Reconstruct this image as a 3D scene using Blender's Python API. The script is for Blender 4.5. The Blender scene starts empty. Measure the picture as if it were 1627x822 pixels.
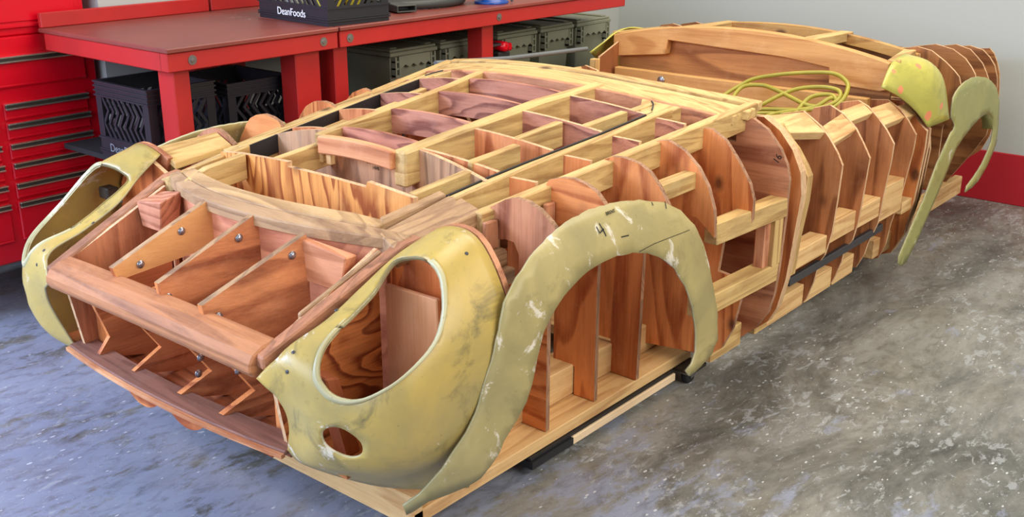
import bpy, bmesh, math, random
from mathutils import Vector, Matrix
from mathutils.geometry import delaunay_2d_cdt

random.seed(7)
SC = bpy.context.scene
COL = SC.collection
# ------------------------------------------------------------------ camera
cam_d = bpy.data.cameras.new('camera')
cam = bpy.data.objects.new('camera', cam_d); COL.objects.link(cam)
SC.camera = cam
cam_d.sensor_width = 36.0; cam_d.sensor_fit = 'HORIZONTAL'
cam_d.lens = 1714.27 / 1627 * 36.0
cam_d.clip_start = 0.05
YAW, PIT, ROL = math.radians(39.6374), math.radians(19.3018), math.radians(0.1228)
_F = Vector((math.cos(PIT)*math.cos(YAW), math.cos(PIT)*math.sin(YAW), -math.sin(PIT)))
_R = Vector((math.sin(YAW), -math.cos(YAW), 0)); _U = _R.cross(_F)
_R2 = _R*math.cos(ROL) + _U*math.sin(ROL); _U2 = _U*math.cos(ROL) - _R*math.sin(ROL)
cam.matrix_world = Matrix(((_R2.x, _U2.x, -_F.x, -1.11454), (_R2.y, _U2.y, -_F.y, -2.20965),
                           (_R2.z, _U2.z, -_F.z, 1.57350), (0, 0, 0, 1)))
# ------------------------------------------------------------------ world and lamps
SC.view_settings.view_transform = 'Standard'; SC.view_settings.look = 'None'
SC.view_settings.exposure = 0.0; SC.view_settings.gamma = 1.0
SC.view_settings.use_curve_mapping = False
wd = bpy.data.worlds.new('daylight'); SC.world = wd; wd.use_nodes = True
bg = wd.node_tree.nodes['Background']
bg.inputs[0].default_value = (0.92, 0.95, 1.0, 1); bg.inputs[1].default_value = 0.24
def area(name, loc, aim, sx, sy, power, col):
    d = bpy.data.lights.new(name, 'AREA'); d.shape = 'RECTANGLE'; d.size = sx; d.size_y = sy
    d.energy = power; d.color = col
    o = bpy.data.objects.new(name, d); COL.objects.link(o); o.location = loc
    o.rotation_euler = (Vector(aim)-Vector(loc)).to_track_quat('-Z', 'Y').to_euler()
    return o
area('garage_door_daylight', (-3.2, 0.2, 2.3), (0.9, 0.0, 0.4), 4.6, 2.4, 190, (0.72, 0.82, 1.0))
area('left_floor_fill', (-1.3, 2.15, 1.9), (-0.2, 0.2, 0.0), 1.8, 1.3, 210, (0.52, 0.66, 1.0))  # added blue fill to brighten the left floor; no window stands there
area('side_daylight', (1.4, -4.2, 2.9), (1.8, 0, 0.4), 4.0, 2.2, 185, (1.0, 0.94, 0.85))
area('ceiling_light', (2.6, -0.2, 3.2), (2.6, -0.2, 0), 3.0, 1.6, 105, (1.0, 0.91, 0.76))

# ------------------------------------------------------------------ materials
def new_mat(name):
    m = bpy.data.materials.new(name); m.use_nodes = True
    nt = m.node_tree; b = nt.nodes['Principled BSDF']
    return m, nt, b
def nd(nt, t, **kw):
    n = nt.nodes.new(t)
    for k, v in kw.items(): setattr(n, k, v)
    return n
def sl(nt, a, b): nt.links.new(a, b)
def srgb(r, g, b):
    f = lambda c: ((c/255+0.055)/1.055)**2.4 if c > 10 else c/255/12.92
    return (f(r), f(g), f(b), 1)
def ramp(nt, stops, inp=None, interp='LINEAR'):
    r = nd(nt, 'ShaderNodeValToRGB'); r.color_ramp.interpolation = interp
    el = r.color_ramp.elements
    while len(el) < len(stops): el.new(0.5)
    for e, (p, c) in zip(el, stops): e.position = p; e.color = c
    if inp is not None: sl(nt, inp, r.inputs[0])
    return r
def mathn(nt, op, a, b=None):
    n = nd(nt, 'ShaderNodeMath', operation=op)
    for i, v in enumerate((a, b)):
        if v is None: continue
        if isinstance(v, (int, float)): n.inputs[i].default_value = v
        else: sl(nt, v, n.inputs[i])
    return n.outputs[0]
def mixc(nt, fac, a, b, mode='MIX'):
    n = nd(nt, 'ShaderNodeMix', data_type='RGBA', blend_type=mode)
    for i, v in ((0, fac), (6, a), (7, b)):
        if isinstance(v, (int, float)): n.inputs[i].default_value = v
        elif isinstance(v, tuple): n.inputs[i].default_value = v
        else: sl(nt, v, n.inputs[i])
    return n.outputs[2]
def noise(nt, vec, scale, detail=3.0, rough=0.55, dist=0.0, w=None):
    n = nd(nt, 'ShaderNodeTexNoise'); n.inputs['Scale'].default_value = scale
    n.inputs['Detail'].default_value = detail; n.inputs['Roughness'].default_value = rough
    n.inputs['Distortion'].default_value = dist
    if w is not None:
        n.noise_dimensions = '4D'; sl(nt, w, n.inputs['W'])
    sl(nt, vec, n.inputs['Vector'])
    return n.outputs[0]
def coords(nt, scale=(1, 1, 1)):
    tc = nd(nt, 'ShaderNodeTexCoord'); mp = nd(nt, 'ShaderNodeMapping')
    mp.inputs['Scale'].default_value = scale
    sl(nt, tc.outputs['Object'], mp.inputs['Vector'])
    return tc.outputs['Object'], mp.outputs['Vector']
def bump(nt, b, h, strength=0.2, dist=0.01):
    n = nd(nt, 'ShaderNodeBump'); n.inputs['Strength'].default_value = strength
    n.inputs['Distance'].default_value = dist
    sl(nt, h, n.inputs['Height']); sl(nt, n.outputs[0], b.inputs['Normal'])

_wood = {}
def wood(axis, light, dark, rings=9.0, scale=5.0, stretch=0.13, contrast=0.8, grime=0.35, grimecol=(66, 48, 42), rough=0.62):
    """procedural timber: growth figure from contour bands of a stretched noise, fibre streaks, knots and grime"""
    key = (axis, light, dark, rings, scale, stretch, contrast, grime, grimecol)
    if key in _wood: return _wood[key]
    m, nt, b = new_mat('wood_%d' % len(_wood))
    ix = 'xyz'.index(axis)
    s = [1.0, 1.0, 1.0]; s[ix] = stretch
    raw, v = coords(nt, tuple(s))
    oi = nd(nt, 'ShaderNodeObjectInfo'); w = mathn(nt, 'MULTIPLY', oi.outputs['Random'], 40.0)
    f = noise(nt, v, scale, 2.5, 0.42, 0.5, w)
    band = mathn(nt, 'FRACT', mathn(nt, 'MULTIPLY', f, rings))
    rp = ramp(nt, [(0.0, (0.0, 0.0, 0.0, 1)), (0.45, (0.22, 0.22, 0.22, 1)), (0.80, (1, 1, 1, 1)), (0.90, (0.9, 0.9, 0.9, 1)), (1.0, (0.0, 0.0, 0.0, 1))], band)
    s2 = [170.0, 170.0, 170.0]; s2[ix] = 6.0
    _, v2 = coords(nt, tuple(s2))
    fib = noise(nt, v2, 1.0, 4.0, 0.7, 0.0, w)
    s3 = [16.0, 16.0, 16.0]; s3[ix] = 2.5
    _, v3 = coords(nt, tuple(s3))
    streak = noise(nt, v3, 1.0, 5.0, 0.65, 0.4, w)
    fac = mathn(nt, 'MULTIPLY', rp.outputs[0], contrast)
    fac = mathn(nt, 'ADD', fac, mathn(nt, 'MULTIPLY', mathn(nt, 'SUBTRACT', fib, 0.5), 1.1))
    fac = mathn(nt, 'ADD', fac, mathn(nt, 'MULTIPLY', mathn(nt, 'SUBTRACT', streak, 0.45), 1.2))
    cl = nd(nt, 'ShaderNodeClamp'); sl(nt, fac, cl.inputs[0])
    c = mixc(nt, cl.outputs[0], srgb(*light), srgb(*dark))
    pale = noise(nt, raw, 9.0, 4.0, 0.65, 0.4, w)
    pg = ramp(nt, [(0.52, (0, 0, 0, 1)), (0.75, (1, 1, 1, 1))], pale)
    c = mixc(nt, mathn(nt, 'MULTIPLY', pg.outputs[0], 0.35), c, srgb(min(255, light[0]+20), min(255, light[1]+30), min(255, light[2]+34)))
    big = noise(nt, v3, 0.45, 6.0, 0.72, 0.8, w)
    g = ramp(nt, [(0.50, (0, 0, 0, 1)), (0.70, (1, 1, 1, 1))], big)
    c = mixc(nt, mathn(nt, 'MULTIPLY', g.outputs[0], grime), c, srgb(*grimecol))
    vo = nd(nt, 'ShaderNodeTexVoronoi'); vo.inputs['Scale'].default_value = 5.5
    s4 = [1.0, 1.0, 1.0]; s4[ix] = 0.7
    _, v4 = coords(nt, tuple(s4)); sl(nt, v4, vo.inputs['Vector'])
    kd = mathn(nt, 'ADD', vo.outputs['Distance'], mathn(nt, 'MULTIPLY', mathn(nt, 'SUBTRACT', streak, 0.5), 0.12))
    kn = ramp(nt, [(0.05, (1, 1, 1, 1)), (0.10, (0.35, 0.35, 0.35, 1)), (0.14, (0, 0, 0, 1))], kd)
    c = mixc(nt, mathn(nt, 'MULTIPLY', kn.outputs[0], 0.8), c, srgb(74, 40, 28))
    sl(nt, c, b.inputs['Base Color'])
    b.inputs['Roughness'].default_value = rough
    b.inputs['Specular IOR Level'].default_value = 0.35
    bump(nt, b, fib, 0.35, 0.003)
    _wood[key] = m
    return m
PLY_L, PLY_D = (222, 138, 76), (150, 72, 34)          # orange plywood
PINK_L, PINK_D = (210, 146, 106), (142, 80, 54)       # weathered pinkish plywood
FIR_L, FIR_D = (212, 178, 116), (156, 114, 64)        # yellow fir sticks
PINE_L, PINE_D = (228, 190, 132), (184, 130, 78)      # pale new timber
OLD_L, OLD_D = (184, 146, 106), (124, 90, 66)          # greyed old timber
def ply(ax='z', **k): return wood(ax, PLY_L, PLY_D, **k)
def pink(ax='z', **k): return wood(ax, PINK_L, PINK_D, grime=0.5, **k)
def fir(ax='x', **k): return wood(ax, FIR_L, FIR_D, rings=7, scale=11.0, stretch=0.05, contrast=0.6, grime=0.4, **k)
def pine(ax='x', **k): return wood(ax, PINE_L, PINE_D, rings=7, scale=11.0, stretch=0.05, contrast=0.55, grime=0.2, **k)
def old(ax='x', **k): return wood(ax, OLD_L, OLD_D, rings=9, scale=11.0, stretch=0.05, contrast=0.6, grime=0.6, **k)
EDGE_OLD = wood('z', (176, 132, 100), (112, 78, 58), rings=14, scale=20, contrast=0.6, grime=0.6)
EDGE = wood('z', (222, 184, 140), (176, 128, 90), rings=14, scale=20, contrast=0.6, grime=0.35)

def plain(name, rgb, rough=0.5, metal=0.0, vary=0.12, vscale=6.0, spec=0.5, wear=None, wearcut=(0.66, 0.72)):
    m, nt, b = new_mat(name)
    raw, v = coords(nt)
    n = noise(nt, raw, vscale, 4.0, 0.6)
    k = tuple(max(0, c*(1-vary*2)) for c in rgb)
    c = mixc(nt, n, srgb(*k), srgb(*[min(255, x*(1+vary*0.6)) for x in rgb]))
    if wear:
        n2 = noise(nt, raw, vscale*2.7, 6.0, 0.65, 0.3)
        r = ramp(nt, [(wearcut[0], (0, 0, 0, 1)), (wearcut[1], (1, 1, 1, 1))], n2)
        c = mixc(nt, r.outputs[0], c, srgb(*wear))
    sl(nt, c, b.inputs['Base Color'])
    b.inputs['Roughness'].default_value = rough; b.inputs['Metallic'].default_value = metal
    b.inputs['Specular IOR Level'].default_value = spec
    return m
def fibreglass(name, base, second, scuff=0.0, rough=0.35, grime=0.5, spots=()):
    m, nt, b = new_mat(name)
    raw, v = coords(nt)
    n = noise(nt, raw, 4.0, 5.0, 0.62, 0.5)
    r = ramp(nt, [(0.35, srgb(*base)), (0.65, srgb(*second))], n)
    c = r.outputs[0]
    n2 = noise(nt, raw, 7.0, 6.0, 0.7, 0.8)
    g = ramp(nt, [(0.56, (0, 0, 0, 1)), (0.74, (1, 1, 1, 1))], n2)
    c = mixc(nt, mathn(nt, 'MULTIPLY', g.outputs[0], grime), c, srgb(92, 88, 62))
    n4 = noise(nt, raw, 60.0, 3.0, 0.7)
    g4 = ramp(nt, [(0.68, (0, 0, 0, 1)), (0.74, (1, 1, 1, 1))], n4)
    c = mixc(nt, mathn(nt, 'MULTIPLY', g4.outputs[0], 0.5), c, srgb(98, 84, 46))
    if scuff:
        n3 = noise(nt, raw, 10.0, 8.0, 0.7, 0.6)
        n5 = noise(nt, raw, 3.0, 3.0, 0.6, 0.3)
        n3 = mathn(nt, 'ADD', n3, mathn(nt, 'MULTIPLY', mathn(nt, 'SUBTRACT', n5, 0.5), 0.5))
        s = ramp(nt, [(0.640-0.05*scuff, (0, 0, 0, 1)), (0.675-0.04*scuff, (1, 1, 1, 1))], n3)
        c = mixc(nt, mathn(nt, 'MULTIPLY', s.outputs[0], 0.85), c, srgb(222, 214, 196))
    for (p, rad) in spots:
        vm = nd(nt, 'ShaderNodeVectorMath', operation='DISTANCE'); sl(nt, raw, vm.inputs[0]); vm.inputs[1].default_value = p
        d = mathn(nt, 'ADD', vm.outputs['Value'], mathn(nt, 'MULTIPLY', mathn(nt, 'SUBTRACT', n4, 0.5), rad*0.9))
        t = mathn(nt, 'LESS_THAN', d, rad)
        c = mixc(nt, t, c, srgb(226, 140, 96))
    sl(nt, c, b.inputs['Base Color'])
    b.inputs['Roughness'].default_value = rough
    bump(nt, b, n2, 0.12, 0.01)
    return m
M_SHELL = fibreglass('fibreglass_shell', (196, 166, 84), (160, 143, 88), 0.1, 0.36, 0.85)
M_FLARE = fibreglass('fibreglass_flare', (176, 160, 104), (150, 138, 92), 1.0, 0.45, 0.45)
M_FLARE2 = fibreglass('fibreglass_rear_flare', (168, 164, 96), (150, 150, 92), 0.6, 0.42, 0.3)
M_RIM = fibreglass('fibreglass_rim', (196, 188, 146), (166, 160, 122), 0.8, 0.4, 0.3)
M_STEEL = plain('steel', (150, 150, 152), 0.32, 0.9, 0.08)
M_DARKSTEEL = plain('dark_steel', (84, 84, 88), 0.4, 0.6, 0.1)
M_BLACKTAPE = plain('black_tape', (34, 34, 36), 0.5, 0, 0.1)
M_MARK = plain('marker_ink', (30, 28, 26), 0.7, 0, 0.05)
M_REDCHEST = plain('gloss_red_enamel', (212, 4, 30), 0.28, 0, 0.03, 2.0)
M_REDBENCH = plain('red_paint', (184, 36, 34), 0.42, 0, 0.10, 4.0)
M_REDTOP = plain('worn_red_top', (136, 62, 52), 0.45, 0, 0.14, 3.0, wear=(190, 150, 130), wearcut=(0.70, 0.74))
M_CRATE = plain('black_crate_plastic', (30, 31, 38), 0.45, 0, 0.08)
M_TOTE = plain('grey_tote_plastic', (132, 134, 114), 0.5, 0, 0.06)
M_RUBBER = plain('black_rubber', (32, 32, 34), 0.6, 0, 0.08)
M_HOSE = plain('hose_plastic', (58, 60, 58), 0.5, 0, 0.1)
M_CHROME = plain('chrome', (225, 222, 205), 0.2, 0.9, 0.02)
M_DARKGAP = plain('dark_insert', (48, 40, 32), 0.5, 0, 0.05)
M_WHITEINK = plain('white_print', (235, 235, 235), 0.5, 0, 0.01)
M_CORD = plain('cord_jacket', (162, 150, 44), 0.42, 0, 0.12, 9.0)
M_BLUE = plain('blue_enamel', (28, 70, 150), 0.3, 0, 0.1)
M_YELLOW = plain('yellow_plastic', (228, 206, 60), 0.4, 0, 0.05)
M_RODGREY = plain('grey_tube', (120, 126, 128), 0.4, 0.3, 0.05)

# ------------------------------------------------------------------ geometry helpers
ROOTLOC = {}
def thing(name, label, cat, loc=(0, 0, 0), group=None):
    o = bpy.data.objects.new(name, None); COL.objects.link(o); o.location = loc
    o.empty_display_size = 0.1
    o['label'] = label; o['category'] = cat
    if group: o['group'] = group
    ROOTLOC[o] = Vector(loc)
    return o
class MB:
    def __init__(s): s.v = []; s.f = []; s.m = []; s.sm = []
    def add(s, vs, fs, mi=0, smooth=False):
        k = len(s.v); s.v += [tuple(v) for v in vs]
        for i, f in enumerate(fs):
            s.f.append(tuple(a+k for a in f)); s.m.append(mi[i] if isinstance(mi, (list, tuple)) else mi); s.sm.append(smooth)
        return s
    def box(s, x0, x1, y0, y1, z0, z1, mi=0):
        vs = [(x, y, z) for x in (x0, x1) for y in (y0, y1) for z in (z0, z1)]
        return s.add(vs, [(0, 1, 3, 2), (4, 6, 7, 5), (0, 4, 5, 1), (2, 3, 7, 6), (0, 2, 6, 4), (1, 5, 7, 3)], mi)
    def hexa(s, b4, t4, mi=0):
        return s.add(list(b4)+list(t4), [(3, 2, 1, 0), (4, 5, 6, 7), (0, 1, 5, 4), (1, 2, 6, 5), (2, 3, 7, 6), (3, 0, 4, 7)], mi)
    def prism(s, poly, ax, a0, a1, em=1):
        """poly: 2-D outline in the other two axes, extruded along ax; rim faces take material em"""
        n = len(poly)
        def P(q, a):
            l = list(q); l.insert('xyz'.index(ax), a); return tuple(l)
        vs = [P(q, a0) for q in poly]+[P(q, a1) for q in poly]
        fs = [tuple(range(n))[::-1], tuple(range(n, 2*n))]; mi = [0, 0]
        for i in range(n):
            fs.append((i, (i+1) % n, n+(i+1) % n, n+i)); mi.append(em)
        return s.add(vs, fs, mi)
    def sweep(s, pts, sec, side=None, caps=True, mi=0, smooth=False, scale=None):
        """sec: list of (lateral, vertical) offsets swept along a polyline"""
        pts = [Vector(p) for p in pts]; n = len(pts); k = len(sec); vs = []
        for i, p in enumerate(pts):
            t = (pts[min(i+1, n-1)]-pts[max(i-1, 0)]); t.z = 0 if side is None else t.z
            if side is None:
                t.normalize(); lat = Vector((t.y, -t.x, 0)); up = Vector((0, 0, 1))
            else:
                t.normalize(); lat = Vector(side); up = lat.cross(t).normalized()
                lat = t.cross(up).normalized()
            sc = 1 if scale is None else scale[i]
            for (a, b) in sec: vs.append(p+lat*a*sc+up*b*sc)
        fs = []
        for i in range(n-1):
            for j in range(k):
                fs.append((i*k+j, i*k+(j+1) % k, (i+1)*k+(j+1) % k, (i+1)*k+j))
        if caps: fs += [tuple(range(k))[::-1], tuple(range((n-1)*k, n*k))]
        return s.add(vs, fs, mi, smooth)
    def beam(s, pts, w, h, mi=0, lift=0.0):
        return s.sweep(pts, [(-w/2, lift-h), (w/2, lift-h), (w/2, lift), (-w/2, lift)], mi=mi)
    def tube(s, pts, r, n=8, mi=0, caps=True):
        pts = [Vector(p) for p in pts]; N = len(pts); vs = []
        ref = Vector((0, 0, 1)); up = None
        for i, p in enumerate(pts):
            t = (pts[min(i+1, N-1)]-pts[max(i-1, 0)]).normalized()
            if up is None:
                up = ref if abs(t.z) < 0.9 else Vector((1, 0, 0))
            up = (up-t*up.dot(t)).normalized(); sd = t.cross(up)
            rr = r[i] if isinstance(r, (list, tuple)) else r
            for j in range(n):
                a = 2*math.pi*j/n; vs.append(p+(up*math.cos(a)+sd*math.sin(a))*rr)
        fs = [(i*n+j, i*n+(j+1) % n, (i+1)*n+(j+1) % n, (i+1)*n+j) for i in range(N-1) for j in range(n)]
        s.add(vs, fs, mi, True)
        if caps:
            s.add(vs[:n], [tuple(range(n))[::-1]], mi); s.add(vs[-n:], [tuple(range(n))], mi)
        return s
    def lathe(s, o, axis, prof, n=16, mi=0, smooth=True):
        o = Vector(o); ax = Vector(axis).normalized()
        u = ax.orthogonal().normalized(); w = ax.cross(u); vs = []
        for (r, h) in prof:
            for j in range(n):
                a = 2*math.pi*j/n; vs.append(o+ax*h+(u*math.cos(a)+w*math.sin(a))*r)
        k = len(prof)
        fs = [(i*n+j, i*n+(j+1) % n, (i+1)*n+(j+1) % n, (i+1)*n+j) for i in range(k-1) for j in range(n)]
        s.add(vs, fs, mi, smooth)
        s.add(vs[:n], [tuple(range(n))[::-1]], mi); s.add(vs[-n:], [tuple(range(n))], mi)
        return s
    def mirror_y(s):
        s.v = [(x, -y, z) for (x, y, z) in s.v]; s.f = [f[::-1] for f in s.f]; return s
    def build(s, name, mats, parent=None, bevel=0.0):
        if not isinstance(mats, (list, tuple)): mats = [mats]
        off = Vector((0, 0, 0)); p = parent
        while p is not None:
            if p in ROOTLOC: off = ROOTLOC[p]
            p = p.parent
        me = bpy.data.meshes.new(name)
        me.from_pydata([tuple(Vector(v)-off) for v in s.v], [], s.f)
        for m in mats: me.materials.append(m)
        for pl, mi, sm in zip(me.polygons, s.m, s.sm):
            pl.material_index = min(mi, len(mats)-1); pl.use_smooth = sm
        bm = bmesh.new(); bm.from_mesh(me)
        bmesh.ops.recalc_face_normals(bm, faces=bm.faces)
        if bevel > 0:
            ed = [e for e in bm.edges if len(e.link_faces) == 2 and e.calc_face_angle(0) > 0.6]
            bmesh.ops.bevel(bm, geom=ed, offset=bevel, segments=1, affect='EDGES', clamp_overlap=True)
        bm.to_mesh(me); bm.free(); me.update()
        o = bpy.data.objects.new(name, me); COL.objects.link(o)
        if parent is not None: o.parent = parent
        return o
def top(o, label, cat, group=None, kind=None):
    if kind: o['kind'] = kind
    else: o['label'] = label; o['category'] = cat
    if group: o['group'] = group
    return o
def cr(P, n):
    """Catmull-Rom through the points, n samples"""
    P = [Vector(p) for p in P]; k = len(P)
    E = [2*P[0]-P[1]]+P+[2*P[-1]-P[-2]]; out = []
    for q in range(n):
        t = q*(k-1)/(n-1); i = min(int(t), k-2); f = t-i
        a, b, c, d = E[i:i+4]
        out.append(0.5*(2*b+(c-a)*f+(2*a-5*b+4*c-d)*f*f+(3*b-a-3*c+d)*f**3))
    return out
def lerp(xs, ys, x):
    if x <= xs[0]: return ys[0]
    for i in range(len(xs)-1):
        if x <= xs[i+1]: return ys[i]+(ys[i+1]-ys[i])*(x-xs[i])/(xs[i+1]-xs[i])
    return ys[-1]
def inside(p, poly):
    x, y = p; r = False; n = len(poly)
    for i in range(n):
        x1, y1 = poly[i]; x2, y2 = poly[(i+1) % n]
        if (y1 > y) != (y2 > y) and x < (x2-x1)*(y-y1)/(y2-y1)+x1: r = not r
    return r
def smooth_loop(poly, n):
    k = len(poly); out = []
    for q in range(n):
        t = q*k/n; i = int(t); f = t-i
        a, b, c, d = [Vector(poly[(i+j) % k]) for j in (-1, 0, 1, 2)]
        p = 0.5*(2*b+(c-a)*f+(2*a-5*b+4*c-d)*f*f+(3*b-a-3*c+d)*f**3); out.append((p.x, p.y))
    return out
def param_shell(fn, outline, holes, step, thick, name, mats, parent, mirror=False, eps=1e-5):
    """sheet with holes: triangulate the outline in parameter space, lift with fn, give it a thickness"""
    vs = []; es = []
    for loop in [outline]+holes:
        k = len(vs); n = len(loop); vs += [Vector(p) for p in loop]; es += [(k+i, k+(i+1) % n) for i in range(n)]
    xs = [p[0] for p in outline]; ys = [p[1] for p in outline]
    nb = len(vs); bnd = [tuple(v) for v in vs]
    x = min(xs)+step[0]/2
    while x < max(xs):
        y = min(ys)+step[1]/2
        while y < max(ys):
            if inside((x, y), outline) and not any(inside((x, y), h) for h in holes):
                if min(((x-a)/step[0])**2+((y-b)/step[1])**2 for a, b in bnd) > 0.25: vs.append(Vector((x, y)))
            y += step[1]
        x += step[0]
    r = delaunay_2d_cdt(vs, es, [], 0, eps)
    P2, F2 = r[0], r[2]
    ff = []
    for f in F2:
        c = sum((P2[i] for i in f), Vector((0, 0)))/len(f)
        if inside(c, outline) and not any(inside(c, h) for h in holes): ff.append(tuple(f))
    P3 = [Vector(fn(p.x, p.y)) for p in P2]
    if mirror: P3 = [Vector((p.x, -p.y, p.z)) for p in P3]
    mb = MB(); mb.add(P3, ff, 0, True)
    o = mb.build(name, mats, parent)
    md = o.modifiers.new('thickness', 'SOLIDIFY'); md.thickness = thick; md.offset = 0.0
    if len(mats) > 1: md.material_offset_rim = 1
    return o
def text_mesh(name, body, size, mat, mtx, parent=None, depth=0.0008):
    cu = bpy.data.curves.new(name, 'FONT'); cu.body = body; cu.size = size; cu.extrude = depth
    cu.align_x = 'CENTER'; cu.align_y = 'CENTER'
    tmp = bpy.data.objects.new(name+'_tmp', cu); COL.objects.link(tmp)
    bpy.context.view_layer.update()
    me = bpy.data.meshes.new_from_object(tmp.evaluated_get(bpy.context.evaluated_depsgraph_get()))
    bpy.data.objects.remove(tmp); me.transform(mtx); me.name = name
    me.materials.clear(); me.materials.append(mat)
    o = bpy.data.objects.new(name, me); COL.objects.link(o)
    if parent is not None: o.parent = parent
    return o

# ================================================================== the room
def floor_mat():
    m, nt, b = new_mat('worn_sealed_concrete')
    raw, v = coords(nt)
    tc = nd(nt, 'ShaderNodeMapping'); tc.inputs['Rotation'].default_value = (0, 0, 0.5); tc.inputs['Scale'].default_value = (0.7, 1.5, 1)
    sl(nt, raw, tc.inputs['Vector']); vs = tc.outputs['Vector']
    n0 = noise(nt, raw, 0.55, 4.0, 0.6, 0.4)
    n1 = noise(nt, vs, 2.2, 10.0, 0.74, 0.6)
    r1 = ramp(nt, [(0.33, srgb(70, 70, 66)), (0.45, srgb(104, 104, 98)), (0.55, srgb(130, 129, 122)), (0.68, srgb(150, 150, 145))], mathn(nt, 'ADD', n1, mathn(nt, 'MULTIPLY', mathn(nt, 'SUBTRACT', n0, 0.5), 0.35)))
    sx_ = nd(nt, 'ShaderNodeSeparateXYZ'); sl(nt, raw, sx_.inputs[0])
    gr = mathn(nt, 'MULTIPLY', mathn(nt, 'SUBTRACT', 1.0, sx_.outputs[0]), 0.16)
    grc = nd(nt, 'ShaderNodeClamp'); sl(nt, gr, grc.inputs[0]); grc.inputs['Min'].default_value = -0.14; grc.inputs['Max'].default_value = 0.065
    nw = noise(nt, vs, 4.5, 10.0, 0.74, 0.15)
    sky_sheen = ramp(nt, [(0.46, (0, 0, 0, 1)), (0.54, (1, 1, 1, 1))], mathn(nt, 'ADD', nw, grc.outputs[0]))
    c = mixc(nt, mathn(nt, 'MULTIPLY', sky_sheen.outputs[0], 0.75), r1.outputs[0], srgb(142, 150, 172))  # blue sky sheen painted into the floor colour, patchy, stronger towards low x
    nb = noise(nt, vs, 3.5, 6.0, 0.7, 0.3)
    tan = ramp(nt, [(0.50, (0, 0, 0, 1)), (0.68, (1, 1, 1, 1))], nb)
    c = mixc(nt, mathn(nt, 'MULTIPLY', tan.outputs[0], 0.30), c, srgb(112, 100, 78))
    n2 = noise(nt, vs, 16.0, 10.0, 0.75, 0.4)
    d = ramp(nt, [(0.38, (1, 1, 1, 1)), (0.50, (0, 0, 0, 1))], n2)
    c = mixc(nt, mathn(nt, 'MULTIPLY', d.outputs[0], 0.38), c, srgb(72, 70, 64))
    n3b = noise(nt, raw, 1.3, 4.0, 0.65, 0.6)
    clus = mathn(nt, 'MULTIPLY', mathn(nt, 'SUBTRACT', n3b, 0.5), 0.6)
    n3 = noise(nt, vs, 22.0, 8.0, 0.72, 0.6)
    p = ramp(nt, [(0.585, (0, 0, 0, 1)), (0.63, (1, 1, 1, 1))], mathn(nt, 'ADD', n3, clus))
    c = mixc(nt, mathn(nt, 'MULTIPLY', p.outputs[0], 0.6), c, srgb(166, 170, 172))
    for sc, lo, amt in ((40.0, 0.19, 0.85), (110.0, 0.15, 0.7)):
        vo = nd(nt, 'ShaderNodeTexVoronoi'); vo.inputs['Scale'].default_value = sc; sl(nt, vs, vo.inputs['Vector'])
        wn = nd(nt, 'ShaderNodeTexWhiteNoise'); sl(nt, vo.outputs['Position'], wn.inputs['Vector'])
        thr = mathn(nt, 'MULTIPLY', mathn(nt, 'ADD', mathn(nt, 'SUBTRACT', wn.outputs['Value'], 0.62), clus), lo*3.0)
        fl = mathn(nt, 'LESS_THAN', mathn(nt, 'ADD', vo.outputs['Distance'], mathn(nt, 'MULTIPLY', mathn(nt, 'SUBTRACT', n3, 0.5), 0.25)), thr)
        c = mixc(nt, mathn(nt, 'MULTIPLY', fl, amt), c, srgb(196, 200, 202))
    sl(nt, c, b.inputs['Base Color'])
    rr = ramp(nt, [(0.3, (0.24, 0.24, 0.24, 1)), (0.7, (0.55, 0.55, 0.55, 1))], n2)
    sl(nt, rr.outputs[0], b.inputs['Roughness'])
    bump(nt, b, n2, 0.25, 0.004)
    return m
def wall_mat(name, rgb):
    m, nt, b = new_mat(name)
    raw, v = coords(nt)
    n = noise(nt, raw, 0.8, 3.0, 0.5); n2 = noise(nt, raw, 90.0, 3.0, 0.6)
    c = mixc(nt, n, srgb(*[x*0.95 for x in rgb]), srgb(*rgb))
    sl(nt, c, b.inputs['Base Color']); b.inputs['Roughness'].default_value = 0.7
    bump(nt, b, n2, 0.08, 0.003)
    return m
M_WALL = wall_mat('painted_wall', (178, 181, 177)); M_BAND = wall_mat('red_wall_band', (176, 16, 34))
XW, YW = 4.655, 1.70
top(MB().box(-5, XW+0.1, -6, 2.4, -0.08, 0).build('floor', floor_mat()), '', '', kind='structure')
top(MB().box(XW, XW+0.1, -6, YW+0.1, 0, 3.4).build('wall_right', M_WALL), '', '', kind='structure')
top(MB().prism([(XW, YW), (1.12, YW), (1.12, YW+0.1), (XW, YW+0.1)], 'z', 0, 3.4, 0).build('wall_left', M_WALL), '', '', kind='structure')
top(MB().prism([(1.12, YW+.1), (1.12, 2.26), (-2.2, 2.26), (-2.2, 2.36), (1.22, 2.36), (1.22, YW+.1)], 'z', 0, 3.4, 0).build('wall_left_recess', M_WALL), '', '', kind='structure')
top(MB().box(XW-0.012, XW, -6, YW, 0, 0.262).build('baseboard_right', M_BAND, bevel=0.003), '', '', kind='structure')

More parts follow.
